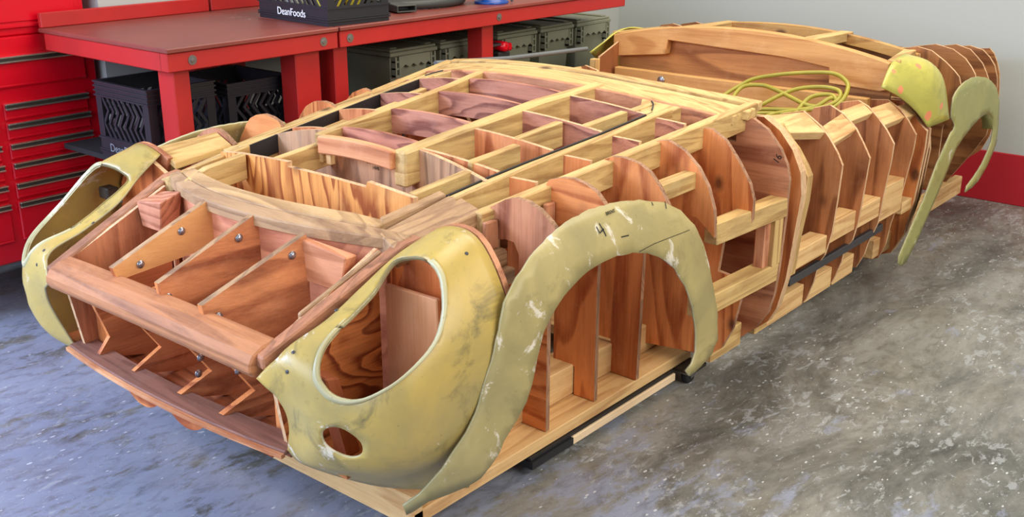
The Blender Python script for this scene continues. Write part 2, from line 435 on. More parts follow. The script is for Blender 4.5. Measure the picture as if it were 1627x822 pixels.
# ================================================================== the buck
BUCK = thing('car_body_buck', 'large open wooden car body form of plywood ribs and fir strips, with yellowish fibreglass pieces', 'car body form', (2.2, 0, 0.1))
def yr(x): return lerp([.158, .57, 1.905, 2.2], [.442, .484, .641, .676], x)
def zr(x): return lerp([.158, .57, 1.905, 2.2], [.60, .77, .909, .94], x)
def zcn(x): return lerp([.158, .57, .905, 1.721, 1.955], [.66, .852, .896, .977, 1.0], x)
def zt(x, y): return zcn(x)-(zcn(x)-zr(x))*(y/yr(x))**2
def both(fn):
    for sg in (-1, 1): fn(sg)
def rib(name, x, th, outline, mats, notch=None):
    """outline as (|y|, z) pairs: one plate each side"""
    for sg in (-1, 1):
        mb = MB().prism([(sg*y, z) for y, z in outline], 'x', x, x+th)
        mb.build(name, mats, BUCK)
def onsurf(xy, dz=0.0): return (xy[0], xy[1], zt(xy[0], xy[1])+dz)

# --- front fender ribs
ARC = {
 .839: [(.522, .806), (.57, .834), (.601, .843), (.639, .841), (.677, .827), (.711, .803), (.73, .785), (.765, .735), (.77, .705), (.70, .675), (.65, .65), (.613, .645), (.613, .659), (.613, .701), (.597, .729), (.57, .731), (.522, .72)],
 1.04: [(.541, .826), (.549, .839), (.588, .851), (.628, .855), (.667, .847), (.698, .833), (.723, .809), (.76, .757), (.780, .715), (.72, .715), (.64, .69), (.58, .64), (.552, .56), (.55, .40), (.55, .102), (.39, .102), (.39, .60), (.50, .74), (.541, .75)],
 1.281: [(.551, .846), (.58, .86), (.615, .863), (.663, .856), (.703, .836), (.736, .801), (.765, .757), (.785, .705), (.72, .71), (.64, .69), (.58, .64), (.545, .55), (.543, .45), (.545, .102), (.47, .102), (.47, .195), (.39, .195), (.39, .62), (.51, .76), (.551, .77)],
 1.484: [(.57, .862), (.595, .87), (.632, .877), (.686, .856), (.736, .813), (.77, .763), (.792, .701), (.799, .646), (.80, .62), (.74, .67), (.66, .665), (.60, .62), (.567, .54), (.56, .102), (.46, .102), (.46, .215), (.40, .215), (.40, .64), (.53, .78), (.57, .79)],
 1.682: [(.60, .872), (.623, .878), (.659, .881), (.709, .852), (.756, .796), (.797, .735), (.812, .689), (.812, .60), (.735, .59), (.722, .535), (.712, .445), (.795, .433), (.795, .371), (.776, .27), (.742, .195), (.70, .16), (.40, .13), (.40, .65), (.55, .80), (.60, .80)],
 1.896: [(.63, .868), (.656, .877), (.683, .881), (.734, .853), (.782, .80), (.808, .753), (.82, .705), (.818, .643), (.818, .591), (.811, .419), (.803, .33), (.787, .259), (.75, .20), (.70, .15), (.45, .13), (.45, .65), (.58, .80), (.63, .80)],
}
for i, (x, o) in enumerate(ARC.items()):
    gr = ['z', 'y', 'z', 'z', 'z', 'y'][i]
    rib('fender_rib', x, .016, o, [pink(gr) if i in (0, 5) else wood(gr, (232, 150, 86), (170, 86, 40), grime=.3), EDGE_OLD])
R7 = [(.64, .872), (.685, .875), (.742, .84), (.79, .785), (.823, .718), (.833, .647), (.823, .54), (.815, .45), (.806, .36), (.783, .253), (.757, .20), (.70, .15), (.62, .13), (.62, .20), (.70, .25), (.735, .36), (.745, .50), (.745, .65), (.72, .74), (.67, .81), (.62, .84)]
rib('door_frame', 1.965, .03, R7, [ply('z'), EDGE])
rib('door_frame', 2.01, .02, [(y-.012, z-.006) for y, z in R7], [pink('z'), EDGE])
JAMB = [(.686, .835), (.722, .788), (.751, .76), (.785, .712), (.803, .679), (.803, .658), (.80, .59), (.783, .462), (.773, .333), (.735, .333), (.745, .46), (.76, .59), (.762, .655), (.745, .70), (.705, .75), (.66, .80)]
rib('door_jamb', 2.067, .040, JAMB, [fir('z'), fir('z')])
rib('door_jamb', 2.035, .03, [(y-.01, z) for y, z in JAMB], [pink('z'), pink('z')])

# --- door ribs
def inner(o, yi, zb=.13): return o+[(.60, zb), (.60, .5), (yi, o[0][1]-.02)]
DR = {
 2.36: [(.634, .826), (.701, .782), (.735, .748), (.772, .698), (.793, .659), (.792, .628), (.788, .531), (.781, .416), (.763, .327), (.745, .295), (.732, .219), (.711, .15), (.695, .126)],
 2.60: [(.566, .791), (.626, .809), (.68, .783), (.731, .737), (.764, .688), (.793, .639), (.788, .556), (.783, .476), (.776, .391), (.763, .321), (.738, .283), (.73, .23), (.708, .159), (.696, .134)],
 2.83: [(.571, .778), (.637, .793), (.677, .775), (.719, .738), (.757, .697), (.791, .649), (.789, .59), (.773, .424), (.766, .334), (.736, .245), (.727, .198), (.70, .138)],
 3.06: [(.585, .757), (.663, .765), (.716, .735), (.755, .692), (.79, .644), (.787, .585), (.762, .396), (.734, .272), (.723, .176), (.699, .115), (.647, .10)],
}
for x, o in DR.items():
    rib('door_rib', x, .013, inner(o, .555), [wood('z', (200, 134, 86), (132, 76, 44), grime=.35), EDGE])
FR = [(.60, .74), (.629, .745), (.678, .746), (.734, .694), (.774, .65), (.79, .638), (.79, .563), (.773, .345), (.75, .199), (.707, .109), (.658, .09), (.62, .12), (.68, .20), (.71, .345), (.73, .563), (.70, .62), (.62, .70)]
rib('rear_door_frame', 3.18, .02, FR, [ply('z'), EDGE])
rib('rear_door_frame', 3.225, .02, [(y-.004, z) for y, z in FR], [pink('z'), EDGE])
rib('rear_door_panel', 3.26, .014, [(.62, .74), (.70, .72), (.77, .65), (.785, .55), (.77, .35), (.74, .2), (.70, .12), (.45, .12), (.45, .74)], [wood('y', (150, 92, 60), (96, 54, 34), grime=.5), EDGE])

def door_bits(sg):
    Y = lambda y: sg*y
    def slope(name, x0, a0, b0, x1, a1, b1, t=.035, mat=None):
        top4 = [(x0, Y(a0[0]), a0[1]), (x0, Y(b0[0]), b0[1]), (x1, Y(b1[0]), b1[1]), (x1, Y(a1[0]), a1[1])]
        bot4 = [(x, y-sg*t*.55, z-t*.8) for x, y, z in top4]
        MB().hexa(bot4, top4).build(name, mat or pine('x'), BUCK, .002)
    slope('top_block', 2.09, (.615, .85), (.70, .805), 2.355, (.64, .825), (.725, .765))
    slope('top_block', 2.375, (.705, .782), (.752, .728), 2.598, (.675, .786), (.735, .736))
    slope('top_block', 2.615, (.66, .792), (.705, .758), 2.828, (.655, .788), (.70, .755))
    slope('top_block', 2.845, (.685, .77), (.745, .712), 3.058, (.675, .76), (.74, .708))
    slope('top_block', 3.075, (.70, .745), (.745, .705), 3.178, (.69, .735), (.74, .70))
    for (x0, x1, z0, z1) in ((2.10, 2.357, .338, .405), (2.375, 2.597, .365, .44), (2.615, 2.827, .362, .44), (2.845, 3.057, .335, .47), (3.075, 3.178, .31, .36)):
        y1 = .768
        MB().box(x0, x1, Y(.70), Y(y1), z0, z1).build('side_block', pine('x'), BUCK, .003)
    MB().box(2.12, 2.93, Y(.735), Y(.752), .275, .305).build('steel_strip', M_DARKSTEEL, BUCK, .002)
    for (x0, x1) in ((1.70, 1.895), (1.995, 2.08), (2.08, 2.358), (2.374, 2.598), (2.614, 2.80), (3.0, 3.18)):
        MB().box(x0, x1, Y(.655), Y(.70), .125, .205).build('sill_block', fir('x') if x0 < 2 else pine('x'), BUCK, .003)
    # beams between the last fender ribs
    MB().hexa([(1.495, Y(.76), .595), (1.495, Y(.805), .595), (1.90, Y(.822), .59), (1.90, Y(.76), .59)],
              [(1.495, Y(.76), .66), (1.495, Y(.80), .66), (1.90, Y(.82), .65), (1.90, Y(.76), .65)]).build('side_beam', fir('x'), BUCK, .003)
    MB().hexa([(1.44, Y(.75), .385), (1.44, Y(.806), .385), (1.895, Y(.808), .375), (1.895, Y(.75), .375)],
              [(1.44, Y(.75), .45), (1.44, Y(.81), .45), (1.895, Y(.812), .437), (1.895, Y(.75), .437)]).build('side_beam', fir('x'), BUCK, .003)
    MB().box(1.84, 1.895, Y(.76), Y(.815), .437, .59).build('side_post', fir('z'), BUCK, .003)
    MB().box(1.805, 1.84, Y(.765), Y(.80), .437, .59).build('side_post', pink('z'), BUCK, .003)
    MB().box(1.30, 1.49, Y(.69), Y(.73), .80-.05, .80).build('side_beam', fir('x'), BUCK, .003)
    # sheet behind the openings
    MB().box(1.70, 2.36, Y(.60), Y(.612), .14, .70).build('inner_side_panel', wood('x', (150, 84, 50), (100, 50, 30), grime=.4), BUCK)
    MB().box(2.36, 3.18, Y(.586), Y(.598), .12, .70).build('inner_side_panel', wood('z', (150, 84, 50), (100, 50, 30), grime=.4), BUCK)
both(door_bits)

# --- top framing
XR = [.56+i*.1 for i in range(15)]
def top_frame(sg):
    # outer stringer on the fender line
    pts = [(x, sg*yr(x), zr(x)+.004) for x in [.80, 1.0, 1.2, 1.4, 1.6, 1.8, 1.96]]
    MB().beam(pts, .036, .075).build('outer_stringer', fir('x'), BUCK, .003)
    # mid stringer carrying the black seam strip
    ym = lambda x: lerp([.79, 1.02, 1.40, 1.61, 1.72], [.427, .440, .478, .493, .500], x)
    pts = [(x, sg*ym(x), zt(x, ym(x))) for x in [.80, .95, 1.1, 1.25, 1.4, 1.55, 1.70]]
    MB().beam(pts, .030, .072).build('mid_stringer', fir('x'), BUCK, .002)
    pts = [(x, sg*(ym(x)-.019), zt(x, ym(x))+.003) for x in [.73 if sg > 0 else .80, .95, 1.1, 1.25, 1.4, 1.55, 1.64]]
    MB().beam(pts, .006, .055).build('seam_strip', M_BLACKTAPE, BUCK)
    if True:
        crn = cr([(1.64, sg*(ym(1.64)-.019), zt(1.64, .47)+.003), (1.68, sg*.455, zt(1.68, .455)+.004), (1.695, sg*.438, zt(1.695, .438)+.004)], 7)
        MB().tube(crn, .0025, 6).build('seam_cord', M_BLACKTAPE, BUCK)
    # corner gusset by the cowl
    g = [(1.60, .50), (1.62, .445), (1.70, .40), (1.80, .40), (1.76, .52)]
    mb = MB(); n = len(g)
    mb.add([(x, sg*y, zt(x, y)-.06) for x, y in g]+[(x, sg*y, zt(x, y)-.001) for x, y in g],
           [tuple(range(n)), tuple(range(n, 2*n))]+[(i, (i+1) % n, n+(i+1) % n, n+i) for i in range(n)])
    mb.build('corner_gusset', fir('x'), BUCK, .002)
    # inner stringer pieces
    for (a, b) in ((((.515, .30), (.70, .285)), ((.725, .20), (.922, .17))) if sg > 0 else (((.735, .35), (.93, .365)),))+( ((.965, .335), (1.15, .352)), ((1.175, .325), (1.365, .335)), ((1.395, .40), (1.575, .42)), ((1.60, .43), (1.70, .44))):
        pts = [(a[0]+(b[0]-a[0])*t, sg*(a[1]+(b[1]-a[1])*t), 0) for t in (0, .33, .66, 1)]
        pts = [(x, y, zt(x, y)-(.028 if sg > 0 and x > .7 else 0)) for x, y, _ in pts]
        MB().beam(pts, .028, .072).build('inner_stringer', fir('x'), BUCK, .002)
    # plywood station pieces either side of the middle beams
    yb = lambda x: lerp([.9, 1.2, 1.45, 1.7], [.165, .18, .19, .235], x)
    for i, (x, dep) in enumerate(((.955, .30), (1.165, .18), (1.37, .13), (1.575, .11))):
        for (ya, yb_, xa, xb) in ((yb(x)+.02, ym(x)-.02, x-.025, x+.03), (ym(x)+.015, yr(x)-.018, x+.035, x+.075)):
            n = 6; mb = MB(); vs = []
            for q in range(n+1):
                t = q/n; xx = xa+(xb-xa)*t; yy = ya+(yb_-ya)*t
                z = zt(xx, yy)
                for dx in (0, .014):
                    vs += [(xx+dx, sg*yy, z), (xx+dx, sg*yy, z-dep)]
            fs = []; mi = []
            for q in range(n):
                a = q*4; b_ = a+4
                fs += [(a, b_, b_+1, a+1), (a+2, a+3, b_+3, b_+2), (a, a+2, b_+2, b_), (a+1, b_+1, b_+3, a+3)]; mi += [0, 0, 1, 1]
            fs += [(0, 1, 3, 2), (n*4, n*4+2, n*4+3, n*4+1)]; mi += [1, 1]
            mb.add(vs, fs, mi)
            mb.build('station_rib', [wood('z', (226, 146, 92), (166, 88, 46), grime=.3) if i < 2 else wood('y', (206, 140, 112), (136, 78, 62), rings=11, scale=7, stretch=.25, contrast=.9, grime=.3), EDGE], BUCK)
    # heavy middle beam
    bx = [.875, 1.0, 1.15, 1.3, 1.45, 1.6, 1.72]
    pts = [(x, sg*yb(x), zt(x, yb(x))+.002) for x in bx]
    MB().beam(pts, .050 if sg < 0 else .030, .10 if sg < 0 else .085).build('middle_beam', fir('x'), BUCK, .006 if sg < 0 else .003)
    # wide plank alongside the hood
    g = [(.545, .485), (.555, .415), (.80, .415), (.82, .445), (.82, .512)]
    mb = MB(); n = len(g)
    mb.add([(x, sg*y, zt(x, y)-.045) for x, y in g]+[(x, sg*y, zt(x, y)+.001) for x, y in g],
           [tuple(range(n)), tuple(range(n, 2*n))]+[(i, (i+1) % n, n+(i+1) % n, n+i) for i in range(n)])
    mb.build('side_plank', old('x') if sg < 0 else fir('x'), BUCK, .003)
    g = [(.585, .40), (.60, .375), (.80, .385), (.80, .41)]
    mb = MB(); n = len(g)
    mb.add([(x, sg*y, zt(x, y)-.045) for x, y in g]+[(x, sg*y, zt(x, y)+.001) for x, y in g],
           [tuple(range(n)), tuple(range(n, 2*n))]+[(i, (i+1) % n, n+(i+1) % n, n+i) for i in range(n)])
    mb.build('side_plank', old('x') if sg < 0 else fir('x'), BUCK, .003)
    # block and frame timbers in front of the first fender rib
    MB().box(.60, .838, sg*.50, sg*.605, .625, .665).build('frame_beam', old('x'), BUCK, .004)
    MB().box(.60, .838, sg*.50, sg*.58, .665, .705).build('frame_beam', old('x'), BUCK, .004)
    MB().box(.79, .838, sg*.535, sg*.55, .705, .78).build('cleat', pink('z'), BUCK, .003)
    MB().box(1.0, 1.038, sg*.56, sg*.575, .70, .785).build('cleat', pink('z'), BUCK, .003)
    # panel closing the gap between hood plank and first rib
    if sg > 0:
        q = [(.625, .515, .789), (.625, .60, .826), (.836, .60, .836), (.836, .528, .806)]
        MB().hexa([(x, y, z-.02) for x, y, z in q], q).build('fender_strip', fir('x'), BUCK, .002)
    # chassis beams on the dolly board
    MB().box(.60, 3.3, sg*.36, sg*.465, .102, .20).build('chassis_beam', pine('x') if sg < 0 else old('x'), BUCK, .004)
both(top_frame)

# full width stations
SA = [(.40, .827), (.317, .836), (.096, .846), (.098, .832), (-.054, .832), (-.213, .829), (-.219, .845), (-.385, .832), (-.385, .20), (.40, .20)]
MB().prism(SA, 'x', .706, .722).build('bulkhead_rib', [wood('z', (240, 166, 88), (160, 84, 36), rings=13, scale=7.5, stretch=.16, contrast=1.0, grime=.12), EDGE], BUCK)
n = 14
SB = [(-.43+.86*i/n, zt(.955, -.43+.86*i/n)-(.004 if abs(-.43+.86*i/n) > .15 else .075)) for i in range(n+1)]
MB().prism(SB+[(.43, .25), (-.43, .25)], 'x', .925, .94).build('bulkhead_rib', [wood('z', (204, 158, 118), (134, 94, 68), rings=11, scale=6, grime=.6, grimecol=(140, 122, 100)), EDGE], BUCK)
def scribble(body, p, size, parent, tilt=0.0):
    c, s_ = math.cos(tilt), math.sin(tilt); b = ROOTLOC[BUCK]
    mt = Matrix(((0, 0, -1, p[0]-b.x), (-c, s_, 0, p[1]-b.y), (s_, c, 0, p[2]-b.z), (0, 0, 0, 1)))
    return text_mesh('marker_writing', body, size, M_MARK, mt, parent, .0003)
sb = [o for o in BUCK.children if o.name.startswith('bulkhead_rib')][-1]
scribble('SOM99.8056', (.9242, -.024, .820), .016, sb, .05); scribble('HVR', (.9242, -.02, .804), .014, sb)
r6 = [o for o in BUCK.children if o.name.startswith('fender_rib')][-2]
scribble('16', (1.8955, -.776, .768), .030, r6, 1.1)
# cross beam in front of the middle beams
MB().beam([(.872, .15-.3*i/8, zt(.872, .15-.3*i/8)) for i in range(9)], .03, .052).build('cross_beam', wood('y', (226, 160, 112), (176, 104, 66), grime=.3), BUCK, .004)
MB().box(.875, .893, .115, .135, .80, .845).build('cleat', pine('z'), BUCK, .002)
# centre cross pieces between the middle beams
for x, dep, yy in ((.965, .07, .155), (1.175, .075, .165), (1.395, .075, .175), (1.565, .07, .19), (1.67, .07, .225)):
    pts = [(x, yy-2*yy*i/8, zt(x, yy-2*yy*i/8)-.002) for i in range(9)]
    MB().beam(pts, .014, dep).build('centre_rib', [wood('y', (206, 140, 112), (136, 78, 62), rings=11, scale=7, stretch=.25, contrast=.9, grime=.3)], BUCK)
    MB().box(x+.014, x+.02, yy-.03, yy-.024, zt(x, yy)-.11, zt(x, yy)-.02).build('hanger_bolt', M_DARKSTEEL, BUCK)
MB().prism([(.17, .74), (.17, .70), (-.19, .70), (-.19, .74), (0, .755)], 'x', 1.06, 1.075).build('lower_rib', [wood('z', (216, 170, 120), (150, 100, 60)), EDGE], BUCK)

# --- cowl
xb = lambda y: 1.765+.40*y*y
def cowl(name, off0, off1, y0, y1, th, mat, lift=0.0):
    n = 22; vs = []
    for i in range(n+1):
        y = y0+(y1-y0)*i/n
        for dz in (0, -th):
            for of in (off0, off1):
                x = xb(y)+of; vs.append((x, y, zt(x, min(abs(y), yr(x)*1.03))+dz+lift))
    fs = []
    for i in range(n):
        a = i*4; b = a+4
        fs += [(a, a+1, b+1, b), (a+2, b+2, b+3, a+3), (a, b, b+2, a+2), (a+1, a+3, b+3, b+1)]
    fs += [(0, 2, 3, 1), (n*4, n*4+1, n*4+3, n*4+2)]
    MB().add(vs, fs).build(name, mat, BUCK, .002)
FIRY = fir('y')
XB0 = xb; xb = lambda y: 1.785+.46*y*y
cowl('cowl_plank', -.028, .012, -.66, .66, .028, FIRY, .002)
xb = XB0
cowl('cowl_plank', -.062, -.014, -.672, .672, .028, FIRY)
cowl('cowl_plank', -.115, -.064, -.655, .655, .028, FIRY)
cowl('cowl_skirt', -.132, -.118, -.645, .645, .115, pink('y'))
cowl('cowl_skirt', .0, .012, -.65, .65, .16, wood('y', (160, 96, 62), (104, 60, 40)), -.028)
MB().prism([(.62, .86), (.3, .92), (0, .935), (-.3, .92), (-.62, .86), (-.62, .2), (.62, .2)], 'x', 1.98, 1.995).build('dash_bulkhead', [wood('y', (150, 96, 66), (100, 60, 40)), EDGE], BUCK)

# --- hood front
bowx = lambda y: .142+.02*(y/.44)**2
secb = [(0.0, 0.0), (-.012, .018), (-.010, .036), (.002, .054), (.028, .067), (.066, .074), (.078, .05), (.078, 0.0)]
mb = MB(); vs = []; NB = 16
for i in range(NB+1):
    y = -.430+.860*i/NB
    for (dx, dz) in secb: vs.append((bowx(y)+dx, y, .553+dz+.018*(1-(y/.44)**2)))
k = len(secb); fs = [(i*k+j, i*k+(j+1) % k, (i+1)*k+(j+1) % k, (i+1)*k+j) for i in range(NB) for j in range(k)]
fs += [tuple(range(k))[::-1], tuple(range(NB*k, NB*k+k))]
mb.add(vs, fs); mb.build('front_bar', wood('y', (188, 126, 84), (124, 76, 50), rings=6, scale=9, stretch=.06, contrast=.5, grime=.7), BUCK, .004)
mb = MB(); vs = []
lowx = lambda y: .173+.028*(y/.45)**2
for i in range(NB+1):
    y = -.462+.924*i/NB
    for dx, z in ((0, .358), (0, .369), (.07, .374), (.07, .361)): vs.append((lowx(y)+dx, y, z))
fs = [(i*4+j, i*4+(j+1) % 4, (i+1)*4+(j+1) % 4, (i+1)*4+j) for i in range(NB) for j in range(4)]+[(3, 2, 1, 0), tuple(range(NB*4, NB*4+4))]
mb.add(vs, fs); mb.build('lower_bar', wood('y', (138, 92, 74), (96, 60, 48), rings=8, scale=10, stretch=.05, contrast=.5, grime=.7), BUCK, .003)
MB().beam([(lowx(y)-.004, y, .364) for y in [-.46+.92*i/12 for i in range(13)]], .012, .010).build('lower_bar_lip', wood('y', (222, 160, 112), (170, 104, 66)), BUCK)
for (y0, y1) in ((.155, -.015), (-.03, -.20)):
    pl = [(y0+(y1-y0)*i/12, 0.362-.044*max(0, math.sin(math.pi*i/12))**.7) for i in range(13)]
    MB().prism(pl, 'x', .180, .196).build('lower_lobe', [ply('y'), EDGE], BUCK)
MB().box(.22, .28, -.39, -.33, .318, .352).build('lower_block', ply('y'), BUCK, .003)
# longitudinal hood ribs: V-notched front edge in the grille
def hood_rib(y0, y1, zbot, mat, top_on=True):
    prof = []
    for i in range(9):
        t = i/8; x = .19+.27*t; y = y0+(y1-y0)*t
        prof.append((x, zt(x, y)-.002))
    low = [(.46, zbot), (.30, zbot if zbot > .5 else .34), ]
    if zbot > .5: low = [(.46, zbot), (.20, .63)]
    else: low = [(.46, zbot), (.25, .356), (.215, .374), (.30, .412), (.205, .56)]
    prof = prof+low; n = len(prof); mb = MB(); vs = []
    for s_ in (0, 1):
        for (x, z) in prof:
            t = (x-.19)/.27; vs.append((x, y0+(y1-y0)*t+(.009 if s_ else -.009), z))
    fs = [tuple(range(n))[::-1], tuple(range(n, 2*n))]+[(i, (i+1) % n, n+(i+1) % n, n+i) for i in range(n)]
    mb.add(vs, fs, [0, 0]+[1]*8+[2]*(n-8))
    return mb.build('hood_rib', [mat, old('x'), ply('z')], BUCK)
def bolt(p, nrm, parent, r=.0095):
    MB().lathe(p, nrm, [(r*1.1, 0), (r*1.1, .0012), (r*.8, .0016), (r*.72, .004), (r*.45, .0056), (.0005, .006)], 14).build('bolt', M_CHROMEY, parent)
M_CHROMEY = plain('zinc', (170, 172, 182), 0.25, 0.85, 0.05)
GR_OR = wood('x', (212, 136, 88), (150, 80, 48), rings=7, grime=.4)
r1 = hood_rib(.165, .12, .665, wood('x', (228, 166, 104), (206, 142, 84), rings=3, contrast=.3, grime=.12, scale=6))
r2 = hood_rib(-.035, -.08, .30, GR_OR)
r3 = hood_rib(-.205, -.258, .30, wood('x', (222, 146, 96), (160, 92, 58), rings=9, grime=.3))
for rr, pts in ((r1, [(.259, .143, .672), (.374, .125, .735)]), (r2, [(.19+.02, -.047, .645), (.401, -.08, .753), (.272, -.06, .47), (.262, -.06, .43)]), (r3, [(.225, -.223, .637), (.42, -.259, .743), (.26, -.23, .49)])):
    for p in pts: bolt((p[0], p[1]-.001, p[2]-.012), (0, -1, 0), rr)
# grille ribs under the bar where no hood rib reaches
for y in (.165, .33):
    prof = [(.20, .565), (.46, .60), (.46, .30), (.25, .356), (.215, .374), (.30 if y < .3 else .25, .414)]
    MB().prism(prof, 'y', y-.007, y+.007).build('grille_rib', [GR_OR, ply('z')], BUCK)
for sg in (-1, 1):
    MB().box(.272, .284, sg*.345, sg*.424, .362, .575).build('grille_end_panel', ply('z'), BUCK)
MB().box(.25, .45, -.42, .42, .318, .33).build('nose_floor', wood('y', (190, 116, 74), (130, 70, 42), grime=.5), BUCK)
# side sheets and rails of the hood
def hood_side(sg):
    prof = [(.17+.36*i/8, zt(.17+.36*i/8, .43)-.012) for i in range(9)]
    MB().prism(prof+[(.53, .20), (.235, .345), (.20, .56)], 'y', sg*.425, sg*.437).build('hood_side_panel', [wood('z', (206, 138, 98), (150, 88, 60), rings=8, scale=4, grime=.5) if sg > 0 else wood('x', (224, 138, 78), (132, 58, 26), rings=15, scale=4.0, stretch=.5, contrast=1.0, grime=.15), EDGE], BUCK)
    pts = [(x, sg*(yr(x)-.006), zr(x)+.002) for x in [.17, .25, .33, .41, .49, .57, .62]]
    MB().beam(pts, .038, .03).build('hood_rail', wood('x', (182, 124, 90), (116, 76, 56), rings=7, scale=11, stretch=.05, contrast=.6, grime=.55), BUCK, .004)
    pts = [(x, sg*(yr(x)-.036), zt(x, yr(x)-.036)-.008) for x in [.30, .38, .46, .53]]
    if sg < 0: MB().beam(pts, .014, .04).build('hood_rail', old('x'), BUCK, .003)
    for p in ((.35, -.445, .54),) if sg < 0 else (): pass
both(hood_side)
sidep = [o for o in BUCK.children if o.name.startswith('hood_side_panel')]
for p in ((.225, .446), (.21, .413)): bolt((p[0]+.05, -.424, p[1]), (0, 1, 0), sidep[0])
# hood cross plank (bowed) with sheet below
xc = lambda y: .44+.60*y*y
def bowband(name, o0, o1, y0, y1, th, mat, drop=0.0, bev=.003):
    n = 20; vs = []
    for i in range(n+1):
        y = y0+(y1-y0)*i/n
        for dz in (0, -th):
            for of in (o0, o1):
                x = xc(y)+of; vs.append((x, y, zt(x, y)+dz-drop))
    fs = []
    for i in range(n):
        a = i*4; b = a+4
        fs += [(a, a+1, b+1, b), (a+2, b+2, b+3, a+3), (a, b, b+2, a+2), (a+1, a+3, b+3, b+1)]
    fs += [(0, 2, 3, 1), (n*4, n*4+1, n*4+3, n*4+2)]
    MB().add(vs, fs).build(name, mat, BUCK, bev)
bowband('hood_cross_plank', .0, .033, -.475, .475, .030, old('y'))
bowband('hood_cross_plank', .035, .068, -.40, .40, .030, wood('y', (200, 160, 110), (140, 104, 70), rings=8, scale=10, stretch=.05, contrast=.6, grime=.55))
bowband('hood_rear_panel', .012, .026, -.43, .43, .50, wood('y', (224, 150, 112), (176, 104, 76), rings=10, grime=.25), .03, 0)
MB().hexa([(.455, -.385, .655), (.455, -.245, .655), (.47, -.245, .655), (.49, -.385, .655)],
          [(.458, -.405, .745), (.448, -.25, .765), (.468, -.25, .765), (.495, -.405, .745)]).build('filler_block', wood('y', (228, 158, 116), (190, 122, 84), grime=.15), BUCK, .003)
MB().hexa([(.44, .33, .66), (.44, .42, .66), (.50, .42, .66), (.50, .33, .66)],
          [(.43, .30, .752), (.43, .42, .735), (.52, .42, .745), (.50, .30, .772)]).build('filler_block', wood('y', (214, 146, 112), (160, 96, 70), grime=.4), BUCK, .003)

# --- headlight shells
G = [
[(.158, -.442, .56), (.165, -.468, .543), (.174, -.486, .526), (.185, -.501, .489), (.197, -.494, .443), (.207, -.475, .401), (.215, -.457, .365)],
[(.205, -.452, .625), (.197, -.53, .622), (.193, -.60, .585), (.185, -.62, .52), (.185, -.615, .45), (.20, -.57, .38), (.235, -.50, .335)],
[(.32, -.460, .668), (.305, -.545, .658), (.28, -.65, .648), (.258, -.728, .585), (.25, -.745, .50), (.26, -.72, .40), (.33, -.60, .282)],
[(.43, -.468, .716), (.415, -.547, .712), (.375, -.67, .712), (.35, -.760, .645), (.35, -.785, .53), (.37, -.765, .40), (.43, -.675, .252)],
[(.52, -.476, .752), (.50, -.575, .780), (.47, -.67, .788), (.45, -.748, .715), (.455, -.79, .60), (.475, -.79, .42), (.52, -.725, .235)],
[(.616, -.50, .783), (.600, -.612, .830), (.60, -.695, .813), (.60, -.765, .705), (.60, -.795, .58), (.60, -.795, .40), (.60, -.745, .23)]]
NG = 49
_A = [cr([G[r][c] for r in range(6)], NG) for c in range(7)]
_S = [cr([_A[c][u] for c in range(7)], NG) for u in range(NG)]
def shell_pt(u, v, off=0.0):
    a = min(max(u, 0), 1)*(NG-1); b = min(max(v, 0), 1)*(NG-1)
    i = min(int(a), NG-2); j = min(int(b), NG-2); f = a-i; g = b-j
    p = _S[i][j]*(1-f)*(1-g)+_S[i+1][j]*f*(1-g)+_S[i][j+1]*(1-f)*g+_S[i+1][j+1]*f*g
    if off:
        nrm = (_S[i+1][j]-_S[i][j]).cross(_S[i][j+1]-_S[i][j]).normalized()
        if nrm.y > 0: nrm = -nrm
        p = p+nrm*off
    return p
HOLE = [(0.788, 0.204), (0.798, 0.318), (0.801, 0.384), (0.788, 0.431), (0.754, 0.483), (0.696, 0.509), (0.604, 0.504), (0.508, 0.501), (0.412, 0.5), (0.338, 0.492), (0.286, 0.463), (0.237, 0.401), (0.219, 0.324), (0.248, 0.266), (0.313, 0.211), (0.394, 0.178), (0.492, 0.175), (0.595, 0.172), (0.683, 0.139), (0.755, 0.127)]
SMALL = [(0.196, 0.598), (0.225, 0.569), (0.265, 0.588), (0.308, 0.652), (0.328, 0.706), (0.324, 0.749), (0.295, 0.753), (0.249, 0.714), (0.21, 0.66)]
HOLE = smooth_loop(HOLE, 72); SMALL = smooth_loop(SMALL, 32)
N_ = 44
_ur = lambda v: 1 if v < .55 else 1-.20*((v-.55)/.45)**1.3
_v0 = lambda u: .085*min(1, u/.15)
OUT = [(i/N_, _v0(i/N_)) for i in range(N_)]+[(1, .085+(.55-.085)*i/24) for i in range(24)]+[(_ur(i/N_), i/N_) for i in range(25, N_)]+[(.80*(1-i/N_), 1) for i in range(N_)]+[(0, 1-i/N_) for i in range(N_)]
